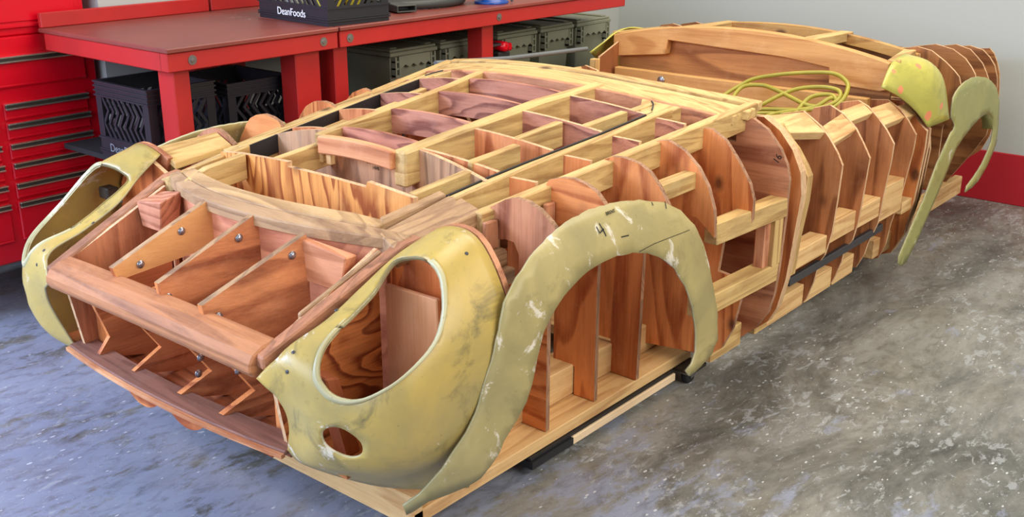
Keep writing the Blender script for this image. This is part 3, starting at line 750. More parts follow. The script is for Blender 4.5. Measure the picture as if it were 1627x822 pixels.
def shell(sg):
    o = param_shell(lambda u, v: shell_pt(u, v), OUT, [HOLE, SMALL], (.028, .028), .006, 'headlight_shell', [M_SHELL, M_RIM], BUCK, sg > 0)
    # raised bead round the lamp opening
    cx = sum(p[0] for p in HOLE)/72; cy = sum(p[1] for p in HOLE)/72
    vs = []; prof = [(1.0, -.006), (1.0, .006), (1.035, .0085), (1.075, .006), (1.085, .001)]
    for (u, v) in HOLE:
        for (k_, of) in prof:
            p = shell_pt(cx+(u-cx)*k_, cy+(v-cy)*k_, of); vs.append((p.x, p.y*(1 if sg < 0 else -1), p.z))
    k = len(prof); n = 72
    fs = [(i*k+j, i*k+j+1, ((i+1) % n)*k+j+1, ((i+1) % n)*k+j) for i in range(n) for j in range(k-1)]
    MB().add(vs, fs, 0, True).build('lamp_opening_rim', M_RIM, o)
    for (u, v) in ((.62, .08), (.45, .08), (.24, .10), (.21, .14), (.93, .10), (.93, .36), (.90, .22), (.13, .20)):
        a = shell_pt(u, v, .0028); b_ = shell_pt(u, v, .0050); d = (b_-a).normalized()
        if sg > 0: a.y = -a.y; d.y = -d.y
        MB().lathe(a, d, [(.0045, 0), (.0045, .0012), (.002, .0016)], 10).build('screw', M_DARKSTEEL, o)
    # rear flange timber
    pts = [shell_pt(1.0, .05+i/12*.62) for i in range(13)]
    pts = [(p.x+.004, -p.y, p.z) for p in pts]
    mb = MB(); vs = []; n = len(pts)
    for i, p in enumerate(pts):
        t = Vector(pts[min(i+1, n-1)])-Vector(pts[max(i-1, 0)]); nn = Vector((0, -t.z, t.y)).normalized()
        for dx, k_ in ((0, .004), (.016, .004), (.016, -.05), (0, -.05)): vs.append((p[0]+dx, (p[1]+nn.y*k_)*sg, p[2]+nn.z*k_))
    fs = [(i*4+j, i*4+(j+1) % 4, (i+1)*4+(j+1) % 4, (i+1)*4+j) for i in range(n-1) for j in range(4)]+[(3, 2, 1, 0), tuple(range(4*n-4, 4*n))]
    mb.add(vs, fs); mb.build('shell_rib', pink('y'), BUCK)
    # timber inside the lamp bucket
    Y = lambda y: sg*y
    MB().hexa([(.545, Y(.44), .26), (.53, Y(.64), .26), (.545, Y(.64), .26), (.56, Y(.44), .26)],
              [(.545, Y(.44), .665), (.53, Y(.625), .675), (.545, Y(.625), .675), (.56, Y(.44), .665)]).build('lamp_panel', wood('z', (244, 180, 132), (222, 146, 100), rings=3, contrast=.3, grime=.1), BUCK, .003)
    MB().prism([(Y(.44), .64), (Y(.50), .765), (Y(.612), .81), (Y(.69), .79), (Y(.75), .70), (Y(.775), .58), (Y(.77), .40), (Y(.72), .25), (Y(.44), .24)], 'x', .583, .597).build('lamp_rear_panel', [wood('z', (226, 130, 70), (170, 84, 42), rings=8, scale=6, stretch=.08, grime=.1), EDGE], BUCK)
    MB().hexa([(.31, Y(.50), .34), (.31, Y(.55), .34), (.35, Y(.55), .34), (.35, Y(.50), .34)],
              [(.27, Y(.49), .55), (.27, Y(.535), .545), (.31, Y(.535), .535), (.31, Y(.49), .54)]).build('lamp_brace', wood('z', (176, 96, 58), (130, 66, 40)), BUCK, .004)
    MB().box(.42, .53, Y(.50), Y(.62), .36, .42).build('lamp_block', old('y'), BUCK, .004)
    MB().box(.26, .53, Y(.44), Y(.60), .325, .34).build('lamp_floor', ply('x'), BUCK)
both(shell)
_p = shell_pt(.045, .64, .0045); _sh = [o for o in BUCK.children if o.name.startswith('headlight_shell')][0]
_a = (shell_pt(.075, .62)-shell_pt(.02, .66)).normalized(); _n = (shell_pt(.045, .64, .01)-shell_pt(.045, .64)).normalized(); _u2 = _n.cross(_a).normalized(); _a = _u2.cross(_n)
_b = ROOTLOC[BUCK]
text_mesh('marker_writing', '22', .016, M_MARK, Matrix(((_a.x, _u2.x, _n.x, _p.x-_b.x), (_a.y, _u2.y, _n.y, _p.y-_b.y), (_a.z, _u2.z, _n.z, _p.z-_b.z), (0, 0, 0, 1))), _sh, .0003)
MB().box(.49, .53, .675, .725, .675, .71).build('lamp_bracket', M_DARKGAP, BUCK, .004)

# --- front wheel arch flares
GZ = [.05, .12, .2, .29, .41, .53, .645, .70, .763, .813, .856, .90]; GY = [.80, .82, .833, .838, .829, .813, .803, .794, .772, .738, .686, .60]
WX = [.3, .37, .45, .6, .85, 1.05, 1.28, 1.5, 1.8]; WY = [.88, .935, .965, .985, .99, .99, 1, 1, 1.0]
def flare_y(x, z): return -(lerp(WX, WY, x)*lerp(GZ, GY, z)+.014)+.35*max(0, .36-z)*min(1, max(0, (.8-x)/.3))
F_OUT = [(0.303, 0.292), (0.328, 0.318), (0.351, 0.356), (0.385, 0.4), (0.428, 0.442), (0.468, 0.5), (0.514, 0.58), (0.543, 0.645), (0.567, 0.7), (0.624, 0.743), (0.687, 0.771), (0.769, 0.794), (0.853, 0.809), (0.951, 0.816), (1.052, 0.811), (1.148, 0.798), (1.242, 0.775), (1.297, 0.743), (1.347, 0.693), (1.392, 0.626), (1.421, 0.555), (1.439, 0.477), (1.45, 0.409), (1.45, 0.333), (1.417, 0.301), (1.356, 0.282), (1.299, 0.273)]
F_IN = [(1.276, 0.297), (1.307, 0.309), (1.327, 0.335), (1.331, 0.399), (1.321, 0.466), (1.289, 0.538), (1.242, 0.598), (1.185, 0.642), (1.127, 0.67), (1.061, 0.688), (0.993, 0.697), (0.913, 0.698), (0.834, 0.685), (0.769, 0.66), (0.72, 0.629), (0.685, 0.594), (0.657, 0.542), (0.634, 0.488), (0.606, 0.453), (0.572, 0.422), (0.529, 0.388), (0.494, 0.34), (0.467, 0.313), (0.425, 0.304), (0.38, 0.298), (0.349, 0.291), (0.325, 0.269), (0.315, 0.26)]
def densify(poly, closed=True, h=.02):
    out = []
    for i in range(len(poly)-(0 if closed else 1)):
        a = Vector(poly[i]); b = Vector(poly[(i+1) % len(poly)]); k = max(1, int((b-a).length/h))
        out += [tuple(a+(b-a)*t/k) for t in range(k)]
    return out
def roughen(poly, amp): return [(x+random.uniform(-amp, amp), z+random.uniform(-amp, amp)) for x, z in poly]
FL = roughen(densify(F_OUT+F_IN), .0015)
STROKES = [[(0.944, 0.78), (0.945, 0.765), (0.966, 0.77)], [(0.959, 0.784), (0.965, 0.753)], [(1.024, 0.737), (1.056, 0.734)], [(1.19, 0.787), (1.19, 0.779)], [(1.243, 0.778), (1.235, 0.762)], [(1.084, 0.686), (1.216, 0.69), (1.32, 0.688)]]
def flare(sg):
    o = param_shell(lambda x, z: (x, flare_y(x, z), z), FL, [], (.03, .03), .006, 'wheel_arch_flare', [M_FLARE, M_RIM], BUCK, sg > 0)
    if sg > 0: return
    def ribbon(name, pts, w):
        mb = MB(); vs = []
        P = densify(pts, False, .008)+[pts[-1]]
        for i, p in enumerate(P):
            t = (Vector(P[min(i+1, len(P)-1)])-Vector(P[max(i-1, 0)])).normalized(); nn = Vector((-t.y, t.x))*w/2
            for q in (Vector(p)+nn, Vector(p)-nn): vs.append((q.x, flare_y(q.x, q.y)-.0042, q.y))
        mb.add(vs, [(2*i, 2*i+1, 2*i+3, 2*i+2) for i in range(len(P)-1)]); mb.build(name, M_MARK, o)
    for s in STROKES[:2]: ribbon('marker_figure', s, .0035)
    for s in STROKES[2:5]: ribbon('marker_dash', s, .003)
    ribbon('pencil_line', STROKES[5][:1]+[(1.15, .6905)]+STROKES[5][1:], .0018)
    mt = Matrix(((1, 0, 0, 1.018-2.2), (0, .55, -.83, flare_y(1.018, .797)-.0055), (0, .83, .55, .797-.1), (0, 0, 0, 1)))
    text_mesh('marker_writing', 'BRENT', .013, M_MARK, mt, o, .0003)
both(flare)

# --- cockpit rear and tail
def archbeam(name, x0, x1, top_, bot_, mat, bev=.003, mats=None):
    MB().prism(top_+bot_, 'x', x0, x1, 0).build(name, mat, BUCK, bev)
zg = lambda y: .983-.078*(abs(y)/.65)**2.0
TOPG = [(.65-1.3*i/24, zg(.65-1.3*i/24)) for i in range(25)]
BOTG = [(-.65, .80), (-.62, .792), (-.41, .80), (-.405, .862), (-.2, .885), (.086, .895), (.36, .905), (.37, .84), (.62, .81), (.65, .82)]
archbeam('rear_arch_beam', 3.07, 3.115, TOPG, BOTG, wood('y', (214, 160, 98), (176, 116, 60), rings=8, scale=5, stretch=.2, contrast=.6, grime=.2))
MB().prism([(y, z-.012) for y, z in TOPG]+[(-.64, .35), (.64, .35)], 'x', 3.12, 3.134).build('rear_bulkhead', [wood('y', (206, 138, 76), (146, 86, 42), rings=10, scale=5, stretch=.12, contrast=.8, grime=.25), EDGE], BUCK)
MB().beam([(3.03, .60-1.2*i/10, .768) for i in range(11)], .035, .085).build('cockpit_cross_beam', wood('y', (204, 158, 96), (168, 118, 64), rings=6, scale=6, stretch=.08, contrast=.4, grime=.2), BUCK, .003)
MB().box(2.50, 3.01, -.58, .58, .665, .685).build('cockpit_floor_panel', wood('x', (176, 116, 70), (130, 78, 44), grime=.3), BUCK)
MB().box(2.70, 3.01, .02, .30, .672, .70).build('cockpit_floor_panel', wood('y', (176, 116, 70), (130, 78, 44), grime=.3), BUCK)
bolt((3.008, .345, .735), (-1, 0, 0), BUCK, .016)
def cock(sg):
    if sg > 0: MB().prism([(2.92, .70), (2.92, .822), (3.07, .875), (3.07, .70)], 'y', sg*.618, sg*.628).build('cockpit_side_panel', [wood('z', (150, 92, 52), (104, 58, 32), grime=.3), EDGE], BUCK)
    if sg > 0: MB().box(2.885, 2.918, sg*.615, sg*.65, .60, .815).build('cockpit_post', fir('z'), BUCK, .003)
    # rear deck rails
    pts = [(3.10+.36*t, sg*(.655-.07*t), .915-.005*t) for t in (0, .33, .66, 1)]
    MB().beam(pts, .05, .05).build('deck_rail', fir('x'), BUCK, .003)
    pts = [(3.115+.40*t, sg*.28, .965-.01*t) for t in (0, .5, 1)]
    MB().beam(pts, .06, .04).build('deck_rail', fir('x'), BUCK, .003)
both(cock)
zd_ = lambda y: .965-.075*(y/.62)**2
MB().prism([(.62-1.24*i/20, zd_(.62-1.24*i/20)) for i in range(21)]+[(-.62, .80), (.62, .80)], 'x', 3.48, 3.495).build('deck_rib', [wood('y', (176, 124, 66), (128, 84, 44), rings=9, scale=3, grime=.3), EDGE], BUCK)
MB().beam([(3.465, .62-1.24*i/20, zd_(.62-1.24*i/20)+.004) for i in range(21)], .03, .045).build('deck_beam', wood('y', (196, 152, 88), (150, 104, 54), grime=.3), BUCK, .002)
TA = {3.50: [(.50, .90), (.60, .918), (.66, .907), (.724, .866), (.763, .834), (.786, .811), (.80, .77)],
 3.72: [(.50, .885), (.60, .905), (.676, .89), (.733, .856), (.763, .822), (.783, .793), (.795, .75)],
 3.93: [(.50, .86), (.62, .883), (.684, .867), (.715, .84), (.745, .811), (.766, .775), (.781, .744), (.79, .68)],
 4.13: [(.48, .835), (.62, .856), (.681, .842), (.716, .811), (.743, .775), (.76, .726), (.767, .682), (.767, .60)],
 4.30: [(.44, .80), (.60, .822), (.639, .826), (.661, .829), (.684, .806), (.704, .767), (.721, .717), (.726, .683), (.733, .625), (.734, .56), (.73, .488), (.72, .416), (.69, .34)]}
for x, o in TA.items():
    if x < 4.0: o = o+[(.78, .60), (.70, .62), (.63, .58), (.61, .50), (.61, .20), (.40, .20), (.40, .80)]
    elif x < 4.2: o = o+[(.75, .45), (.70, .36), (.60, .20), (.40, .20), (.40, .78)]
    else: o = o+[(.60, .26), (.40, .26), (.40, .76)]
    rib('tail_rib', x, .013, o, [wood('y' if x > 3.6 else 'z', (168, 112, 66), (112, 66, 36), grime=.35, rings=7), EDGE])
def tail(sg):
    MB().box(3.50, 4.31, sg*.58, sg*.62, .105, .195).build('tail_sill', pine('x'), BUCK, .004)
    MB().box(3.96, 4.06, sg*.54, sg*.60, .195, .215).build('tail_sill', fir('y'), BUCK, .003)
    pts = [(x, sg*.42, z) for x, z in ((3.5, .89), (3.72, .875), (3.93, .85), (4.13, .825), (4.31, .79))]
    MB().beam(pts, .035, .06).build('tail_stringer', fir('x'), BUCK, .003)
both(tail)
for x, zz in ((3.94, .84), (4.31, .78)):
    MB().beam([(x, .44-.88*i/10, zz+.02*(1-((.44-.88*i/10)/.44)**2)) for i in range(11)], .02, .12).build('tail_cross_rib', wood('y', (160, 108, 64), (112, 68, 38)), BUCK)
# --- yellow rear quarter pieces
SPOTS = [((x-2.2, sg*y, z-.1), r) for sg in (-1, 1) for (x, y, z, r) in ((3.05, .676, .878, .011), (3.168, .728, .89, .014), (3.04, .713, .813, .016), (3.19, .782, .698, .020), (3.275, .801, .726, .014))]
M_QUART = fibreglass('yellow_fibreglass', (196, 188, 88), (172, 166, 78), 0.0, 0.28, 0.35, SPOTS)
Q_F = cr([(2.93, -.682, .835), (3.03, -.715, .79), (3.11, -.755, .73), (3.20, -.785, .65)], 15)
Q_R = cr([(3.36, -.622, .898), (3.385, -.70, .868), (3.385, -.765, .80), (3.36, -.812, .66)], 15)
Q_T = cr([(2.93, -.682, .835), (3.02, -.662, .878), (3.10, -.652, .912), (3.22, -.650, .922), (3.36, -.622, .898)], 15)
Q_B = cr([(3.20, -.785, .65), (3.28, -.80, .655), (3.36, -.812, .66)], 15)
def quarter(sg):
    n = 14; vs = []
    for i in range(n+1):
        for j in range(n+1):
            s, t = i/n, j/n
            p = (1-s)*Q_F[j]+s*Q_R[j]+(1-t)*Q_T[i]+t*Q_B[i]-((1-s)*(1-t)*Q_F[0]+s*(1-t)*Q_R[0]+(1-s)*t*Q_F[-1]+s*t*Q_R[-1])
            bul = .035*math.sin(math.pi*s)*math.sin(math.pi*t)
            vs.append((p.x, (p.y-bul)*(1 if sg < 0 else -1), p.z+bul*.8))
    o = MB().add(vs, [(i*(n+1)+j, i*(n+1)+j+1, (i+1)*(n+1)+j+1, (i+1)*(n+1)+j) for i in range(n) for j in range(n)], 0, True).build('quarter_shell', [M_QUART], BUCK)
    md = o.modifiers.new('thickness', 'SOLIDIFY'); md.thickness = .006; md.offset = 0
both(quarter)
# --- rear wheel arch flares
RF_O = [(2.995, .134), (2.995, .166), (3.08, .255), (3.19, .359), (3.29, .486), (3.37, .555), (3.422, .594), (3.45, .60), (3.456, .619), (3.43, .64), (3.396, .66), (3.390, .70), (3.397, .744), (3.422, .762), (3.46, .778), (3.512, .790), (3.60, .796), (3.698, .789), (3.80, .772), (3.881, .747), (3.95, .715), (3.996, .685), (4.05, .627), (4.08, .53), (4.099, .435), (4.06, .385), (4.01, .337), (3.906, .285), (3.82, .272), (3.734, .270)]
RF_I = [(3.749, .296), (3.84, .325), (3.921, .364), (3.98, .41), (4.012, .45), (4.01, .51), (3.985, .560), (3.93, .592), (3.866, .601), (3.79, .597), (3.704, .578), (3.60, .547), (3.517, .510), (3.453, .445), (3.359, .350), (3.264, .258), (3.17, .170), (3.089, .114), (3.04, .11)]
def rear_flare(sg):
    fy2 = lambda x, z: -.803-.006*math.sin((z-.1)*4.2)
    o = param_shell(lambda x, z: (x, fy2(x, z), z), roughen(densify(RF_O+RF_I), .0012), [], (.03, .03), .006, 'rear_arch_flare', [M_FLARE2, M_RIM], BUCK, sg > 0)
    lip = RF_I[5:-3]
    vs = []
    for (x, z) in lip:
        for dy, k in ((0, 0), (.045, .012)):
            cx, cz = 3.62, .30
            vs.append((x+(cx-x)*k, sg*-1*(fy2(x, z)+dy) if sg > 0 else fy2(x, z)+dy, z+(cz-z)*k))
    mb = MB().add(vs, [(2*i, 2*i+1, 2*i+3, 2*i+2) for i in range(len(lip)-1)], 0, True)
    l = mb.build('flare_lip', M_FLARE2, o)
    md = l.modifiers.new('thickness', 'SOLIDIFY'); md.thickness = .004; md.offset = 0
both(rear_flare)

# ================================================================== dolly under the buck
DOL = thing('wooden_dolly', 'low wooden board dolly on black casters under the front of the car body form', 'dolly', (1.1, 0, 0))
def dolly(root, x0, x1, yo):
    for sg in (-1, 1):
        MB().box(x0, x1, sg*(yo-.19), sg*yo, .062, .10).build('side_board', pine('x'), root, .003)
    for x in (x0, (x0+x1)/2, x1-.14):
        MB().box(x, x+.14, -(yo-.19), yo-.19, .062, .10).build('cross_board', pine('y'), root, .003)
dolly(DOL, .50, 1.82, .56)
MB().box(1.72, 1.82, -.62, -.55, .0505, .0615).build('caster_block', M_DARKGAP, DOL)
MB().box(.495, .535, -.56, .56, .06, .15).build('front_board', pine('y'), DOL, .003)
MB().box(1.14, 1.70, -.575, -.545, .026, .052).build('under_batten', wood('x', (240, 214, 176), (222, 188, 146), rings=6, scale=7, stretch=.06, contrast=.4, grime=.05), DOL, .002)
MB().box(.95, 1.70, -.568, -.50, .0525, .0615).build('carpet_strip', M_BLACKTAPE, DOL)
MB().box(.95, 1.14, -.575, -.52, .028, .050).build('carpet_strip', M_BLACKTAPE, DOL)
def caster(root, x, y, ztop=.0495, r=.031):
    mb = MB().box(x-.04, x+.04, y-.03, y+.03, ztop-.006, ztop)
    c = mb.build('caster', M_STEEL, root)
    fk = MB().prism([(y-.0185, ztop-.0065), (y+.0185, ztop-.0065), (y+.0185, r-.008), (y+.0155, r-.008), (y+.0155, ztop-.010), (y-.0155, ztop-.010), (y-.0155, r-.008), (y-.0185, r-.008)], 'x', x-.013, x+.013, 0)
    fk.build('fork', M_STEEL, c)
    MB().lathe((x, y-.012, r), (0, 1, 0), [(.006, -.003), (.012, -.002), (.02, 0), (r-.004, 0), (r, .004), (r, .02), (r-.004, .024), (.02, .024), (.006, .026)], 24).build('wheel', M_RUBBER, c)
for (x, y) in ((1.765, -.585), (.70, -.40), (.60, .45), (1.76, .535)): caster(DOL, x, y, .050 if x > 1 and y < 0 else .061)
DOL2 = thing('wooden_dolly', 'low wooden board dolly on black casters under the cockpit and door ribs', 'dolly', (2.8, 0, 0))
dolly(DOL2, 2.30, 3.50, .56)
for (x, y) in ((2.40, -.50), (3.30, -.52), (2.40, .50), (3.30, .52)): caster(DOL2, x, y, .061)

# ================================================================== extension cord in the cockpit
CORD = [
 [(2.827, -.057, .735), (2.876, -.098, .772), (2.922, -.148, .807), (2.952, -.23, .829), (2.973, -.323, .845), (2.988, -.424, .856), (2.984, -.483, .853), (2.956, -.535, .832), (2.921, -.553, .806), (2.877, -.552, .773), (2.84, -.523, .745), (2.825, -.447, .734),
  (2.814, -.425, .722), (2.801, -.374, .712), (2.793, -.291, .705), (2.767, -.216, .698), (2.80, -.15, .70), (2.823, -.114, .732), (2.883, -.124, .778), (2.901, -.199, .791), (2.89, -.265, .783), (2.867, -.345, .765), (2.844, -.423, .748), (2.842, -.466, .747)],
 [(2.78, -.20, .696), (2.823, -.251, .732), (2.873, -.305, .77), (2.907, -.359, .795), (2.925, -.443, .809), (2.923, -.508, .807), (2.904, -.535, .793), (2.874, -.533, .771), (2.847, -.499, .75), (2.823, -.434, .732), (2.822, -.348, .722), (2.819, -.276, .715), (2.803, -.188, .705)],
 [(2.80, -.39, .70), (2.815, -.403, .726), (2.873, -.421, .77), (2.896, -.473, .787), (2.89, -.518, .783), (2.86, -.55, .74)],
 [(2.90, -.535, .76), (2.885, -.506, .779), (2.842, -.466, .747), (2.819, -.408, .729), (2.79, -.322, .708), (2.75, -.30, .697)],
 [(2.70, -.25, .696), (2.724, -.327, .696), (2.735, -.365, .696), (2.776, -.388, .70)]]
mb = MB()
for l in CORD: mb.tube(cr(l, len(l)*7), .0085, 8)
CO = top(mb.build('extension_cord', M_CORD), 'coiled yellow-green extension cord lying in the open cockpit', 'cord')

# ================================================================== tool chest
def drawer(parent, x0, x1, z0, z1, yf, name='drawer'):
    d = MB().box(x0, x1, yf-.010, yf+.02, z0, z1)
    o = d.build(name, M_REDCHEST, parent, .004)
    MB().box(x0+.004, x1-.004, yf-.016, yf-.011, z0+.006, z0+.014).build('lower_bead', M_REDCHEST, o, .002)
    h = MB().box(x0+.002, x1-.002, yf-.022, yf-.011, z1-.026, z1-.004)
    ho = h.build('handle', M_DARKGAP, o, .003)
    for zz in (z1-.026, z1-.009):
        MB().box(x0+.001, x1-.001, yf-.027, yf-.012, zz, zz+.0055).build('chrome_strip', M_CHROME, ho, .001)
    return o
YF = 1.72
CAB = thing('roller_cabinet', 'glossy red roller tool cabinet with chrome-trimmed drawers left of the workbench', 'tool cabinet', (.72, 1.95, 0))
MB().box(.33, 1.09, YF, 2.20, .195, 1.035).build('body', M_REDCHEST, CAB, .006)
drawer(CAB, .38, 1.043, .852, .972, YF)
zz = [(.735, .803), (.662, .730), (.588, .655), (.512, .582), (.438, .505), (.275, .432)]
for (a, b) in zz:
    drawer(CAB, .705, 1.035, a, b, YF)
    drawer(CAB, .37, .672, a, b, YF)
for x in (.42, 1.0):
    for y in (1.80, 2.12):
        MB().box(x-.03, x+.03, y-.03, y+.03, .165, .195).lathe((x, y-.02, .08), (0, 1, 0), [(.01, -.005), (.06, 0), (.08, .006), (.08, .034), (.06, .04), (.01, .045)], 20).build('caster', M_RUBBER, CAB)
CH = thing('top_tool_chest', 'glossy red top tool chest standing on the roller cabinet', 'tool chest', (.70, 1.95, 1.035))
MB().box(.345, 1.075, YF+.008, 2.19, 1.036, 1.50).build('body', M_REDCHEST, CH, .006)
MB().box(.36, 1.05, YF, YF+.008, 1.062, 1.33).build('front_panel', M_REDCHEST, CH, .003)
MB().box(.36, 1.05, YF-.006, YF, 1.066, 1.078).build('lower_bead', M_REDCHEST, CH, .002)
MB().box(.36, 1.03, YF-.006, YF, 1.086, 1.32).build('inset_panel', M_REDCHEST, CH, .003)
MB().box(1.09, 1.115, 1.745, 1.78, .985, 1.015).build('side_handle', plain('beige_plastic', (196, 180, 160), .5), CAB, .006)

# ================================================================== workbenches
ZT, YFR, YBK = 1.06, .88, 1.69
def bench(x0, x1, legs, label, washers):
    t = thing('workbench', label, 'workbench', ((x0+x1)/2, 1.28, 0))
    MB().box(x0-.004, x1, YFR-.008, YBK, ZT-.016, ZT).build('bench_top', [M_REDTOP], t, .003)
    MB().box(x0, x1, YFR, YFR+.04, ZT-.078, ZT-.0165).build('front_apron', M_REDBENCH, t, .003)
    for xx in (x0, x1-.04):
        MB().box(xx, xx+.04, YFR+.0405, YBK-.03, ZT-.078, ZT-.0165).build('end_apron', M_REDBENCH, t, .003)
    MB().box(x0, x1, YBK-.022, YBK, ZT+.0005, ZT+.055).build('backsplash', M_REDBENCH, t, .003)
    for (a, b) in legs:
        for y in ((YFR+.041,) if a < 1 else (YFR+.041, YBK-.13)):
            MB().box(a, b, y, y+.09, 0, ZT-.079).build('leg', M_REDBENCH, t, .004)
    MB().box(x0+.02, x1-.02, YFR+.165, YBK-.03, .610, .629).build('lower_shelf', plain('shelf_black', (22, 20, 20), .8), t)
    for w in washers:
        MB().lathe((w, YFR, ZT-.046), (0, -1, 0), [(.0165, 0), (.0165, .0018), (.0085, .002), (.0075, .005), (.0005, .0055)], 20, 0, False).build('washer_bolt', M_STEEL, t)
    return t
bench(.868, 1.597, [(.91, .975), (1.424, 1.54)], 'red painted workbench with worn top, left one beside the tool cabinet', [.962, 1.527])
bench(1.608, 3.50, [(1.610, 1.678), (2.46, 2.534)], 'long red workbench to the right, above the grey storage totes', [1.657, 2.524])

# ================================================================== crates
def crate(name, label, cat, x, y, z, rot, sx, sy, h, group=None, textside=True):
    t = thing(name, label, cat, (x, y, z), group)
    ROOTLOC[t] = Vector((0, 0, 0)); t.rotation_euler = (0, 0, rot)
    th = .010
    mb = MB()
    mb.box(0, sx, 0, sy, 0, .012)
    mb.build('crate_floor', M_CRATE, t)
    bandl, bandu = h*.27, h*.80
    for (nm, z0, z1) in (('lower_band', .0125, bandl), ('upper_band', bandu, h)):
        mb = MB()
        for (x0, x1, y0, y1) in ((0, sx, 0, th), (0, sx, sy-th, sy), (0, th, th, sy-th), (sx-th, sx, th, sy-th)):
            mb.box(x0, x1, y0, y1, z0, z1)
        for zz in ((z0+.002, z0+.010, z1-.008) if nm == 'lower_band' else (z0, z0+h*.06, z0+h*.12, z1-.006)):
            e = .005
            for (x0, x1, y0, y1) in ((-e, sx+e, -e, 0), (-e, sx+e, sy, sy+e), (-e, 0, 0, sy), (sx, sx+e, 0, sy)):
                mb.box(x0, x1, y0, y1, zz, zz+.006)
        mb.build(nm, M_CRATE, t)
    for (x0, y0) in ((0, 0), (sx-.035, 0), (0, sy-.035), (sx-.035, sy-.035)):
        mb = MB(); sxn = 1 if x0 == 0 else -1; syn = 1 if y0 == 0 else -1
        cx = 0 if x0 == 0 else sx; cy = 0 if y0 == 0 else sy
        a, b = sorted((cx, cx+sxn*.035)); c, d = sorted((cy, cy+syn*th)); mb.box(a, b, c, d, bandl, bandu)
        a, b = sorted((cx, cx+sxn*th)); c, d = sorted((cy+syn*th, cy+syn*.035)); mb.box(a, b, c, d, bandl, bandu)
        mb.build('corner_post', M_CRATE, t)
    # diagonal lattice walls
    for side in range(4):
        L = sx if side < 2 else sy; mb = MB(); n = int((L-.07)/.036); rows = 3
        for i in range(n+1):
            for r in range(rows):
                u0 = .035+(L-.07)*i/(n+1); u1 = u0+(L-.07)/(n+1)
                z0 = bandl+(bandu-bandl)*r/rows; z1 = bandl+(bandu-bandl)*(r+1)/rows
                for (ua, ub) in ((u0, u1),) if r % 2 == 0 else ((u1, u0),):
                    w = .007
                    q = [(ua-w, z0), (ua+w, z0), (ub+w, z1), (ub-w, z1)]
                    def P(u, z_, dep):
                        return {0: (u, dep, z_), 1: (u, sy-dep, z_), 2: (dep, u, z_), 3: (sx-dep, u, z_)}[side]
                    mb.hexa([P(u, z_, .002) for u, z_ in q], [P(u, z_, .009) for u, z_ in q])
        mb.build('lattice_wall', M_CRATE, t)
    if textside:
        m = Matrix(((0, 0, -1, -.0062), (-1, 0, 0, sy*.5), (0, 1, 0, h*.135), (0, 0, 0, 1)))
        text_mesh('crate_lettering', 'DeanFoods', h*.155, M_WHITEINK if cat == 'crate' and z > 1 else plain('grey_print', (120, 122, 130), .6), m, t)  # greyer print on the crate under the bench
    return t
crate('milk_crate', 'black milk crate full of yellow things on top of the workbench', 'crate', 1.578, .907, 1.0605, math.radians(-4.5), .29, .45, .26, 'black milk crates')
crate('milk_crate', 'black milk crate on the shelf between the tool cabinet and the first bench leg', 'crate', .885, 1.05, .6305, 0, .27, .33, .272, 'black milk crates')
crate('milk_crate', 'black milk crate under the bench, right of the first red leg', 'crate', 1.21, 1.05, .6305, 0, .285, .33, .25, 'black milk crates', False)
for i, (dx, dy, r, lab) in enumerate(((.07, .10, .4, 'yellow spray can nozzle end seen through the crate, nearest its front corner'), (.15, .13, 1.2, 'yellow bottle seen through the crate side, middle one'), (.22, .10, 2.0, 'yellow bottle in the crate, nearest the black hose'), (.09, .30, .7, 'pale bottle inside the crate behind the lettering'))):
    MB().lathe((1.60+dx, .93+dy, 1.0735), (0, 0, 1), [(.03, 0), (.033, .01), (.033, .13), (.026, .15), (.012, .165), (.012, .185)], 16).build('bottle_tmp', M_YELLOW if i < 3 else plain('pale_plastic', (206, 208, 190), .5))
    o = bpy.data.objects['bottle_tmp']; o.name = 'plastic_bottle'
    top(o, lab.replace('spray can nozzle end', 'bottle'), 'bottle', 'bottles in the bench crate')

# ================================================================== storage totes
def tote(x0, x1, y0, label, zb=.6305, h=.268):
    t = thing('storage_tote', label, 'storage box', ((x0+x1)/2, y0+.22, zb), 'grey storage totes under the bench')
    y1 = y0+.44; i = .018
    MB().hexa([(x0+i+.012, y0+i+.012, zb), (x1-i-.012, y0+i+.012, zb), (x1-i-.012, y1-i-.012, zb), (x0+i+.012, y1-i-.012, zb)],
              [(x0+i, y0+i, zb+h-.03), (x1-i, y0+i, zb+h-.03), (x1-i, y1-i, zb+h-.03), (x0+i, y1-i, zb+h-.03)]).build('tub', M_TOTE, t, .006)
    MB().box(x0, x1, y0, y1, zb+h-.0295, zb+h-.012).build('rim', M_TOTE, t, .003)
    MB().box(x0+.006, x1-.006, y0+.006, y1-.006, zb+h-.0115, zb+h).box(x0+.02, x0+.06, y0+.02, y1-.02, zb+h, zb+h+.006).box(x1-.06, x1-.02, y0+.02, y1-.02, zb+h, zb+h+.006).build('lid', M_TOTE, t, .003)
    n = 17; pl = [(x0+.05, zb+h-.03)]
    w = x1-x0-.10
    for k in range(n): pl.append((x0+.05+w*k/(n-1), zb+h-.075-.007*math.sin(k*1.57)-.006*(k in (0, n-1))))
    pl.append((x1-.05, zb+h-.03))
    MB().prism(pl, 'y', y0-.004, y0+.016, 0).build('lid_flap', M_TOTE, t, .001)
    for xa in (x0+.022, x1-.052):
        mb = MB()
        mb.box(xa, xa+.008, y0-.008, y0+.018, zb+h-.115, zb+h-.03).box(xa+.022, xa+.030, y0-.008, y0+.018, zb+h-.115, zb+h-.03)
        for q in range(3): mb.box(xa, xa+.030, y0-.006, y0+.018, zb+h-.115+q*.03, zb+h-.108+q*.03)
        mb.build('handle_bracket', M_TOTE, t)
    return t
tote(2.075, 2.365, 1.10, 'grey lidded storage tote under the bench, leftmost of the five')
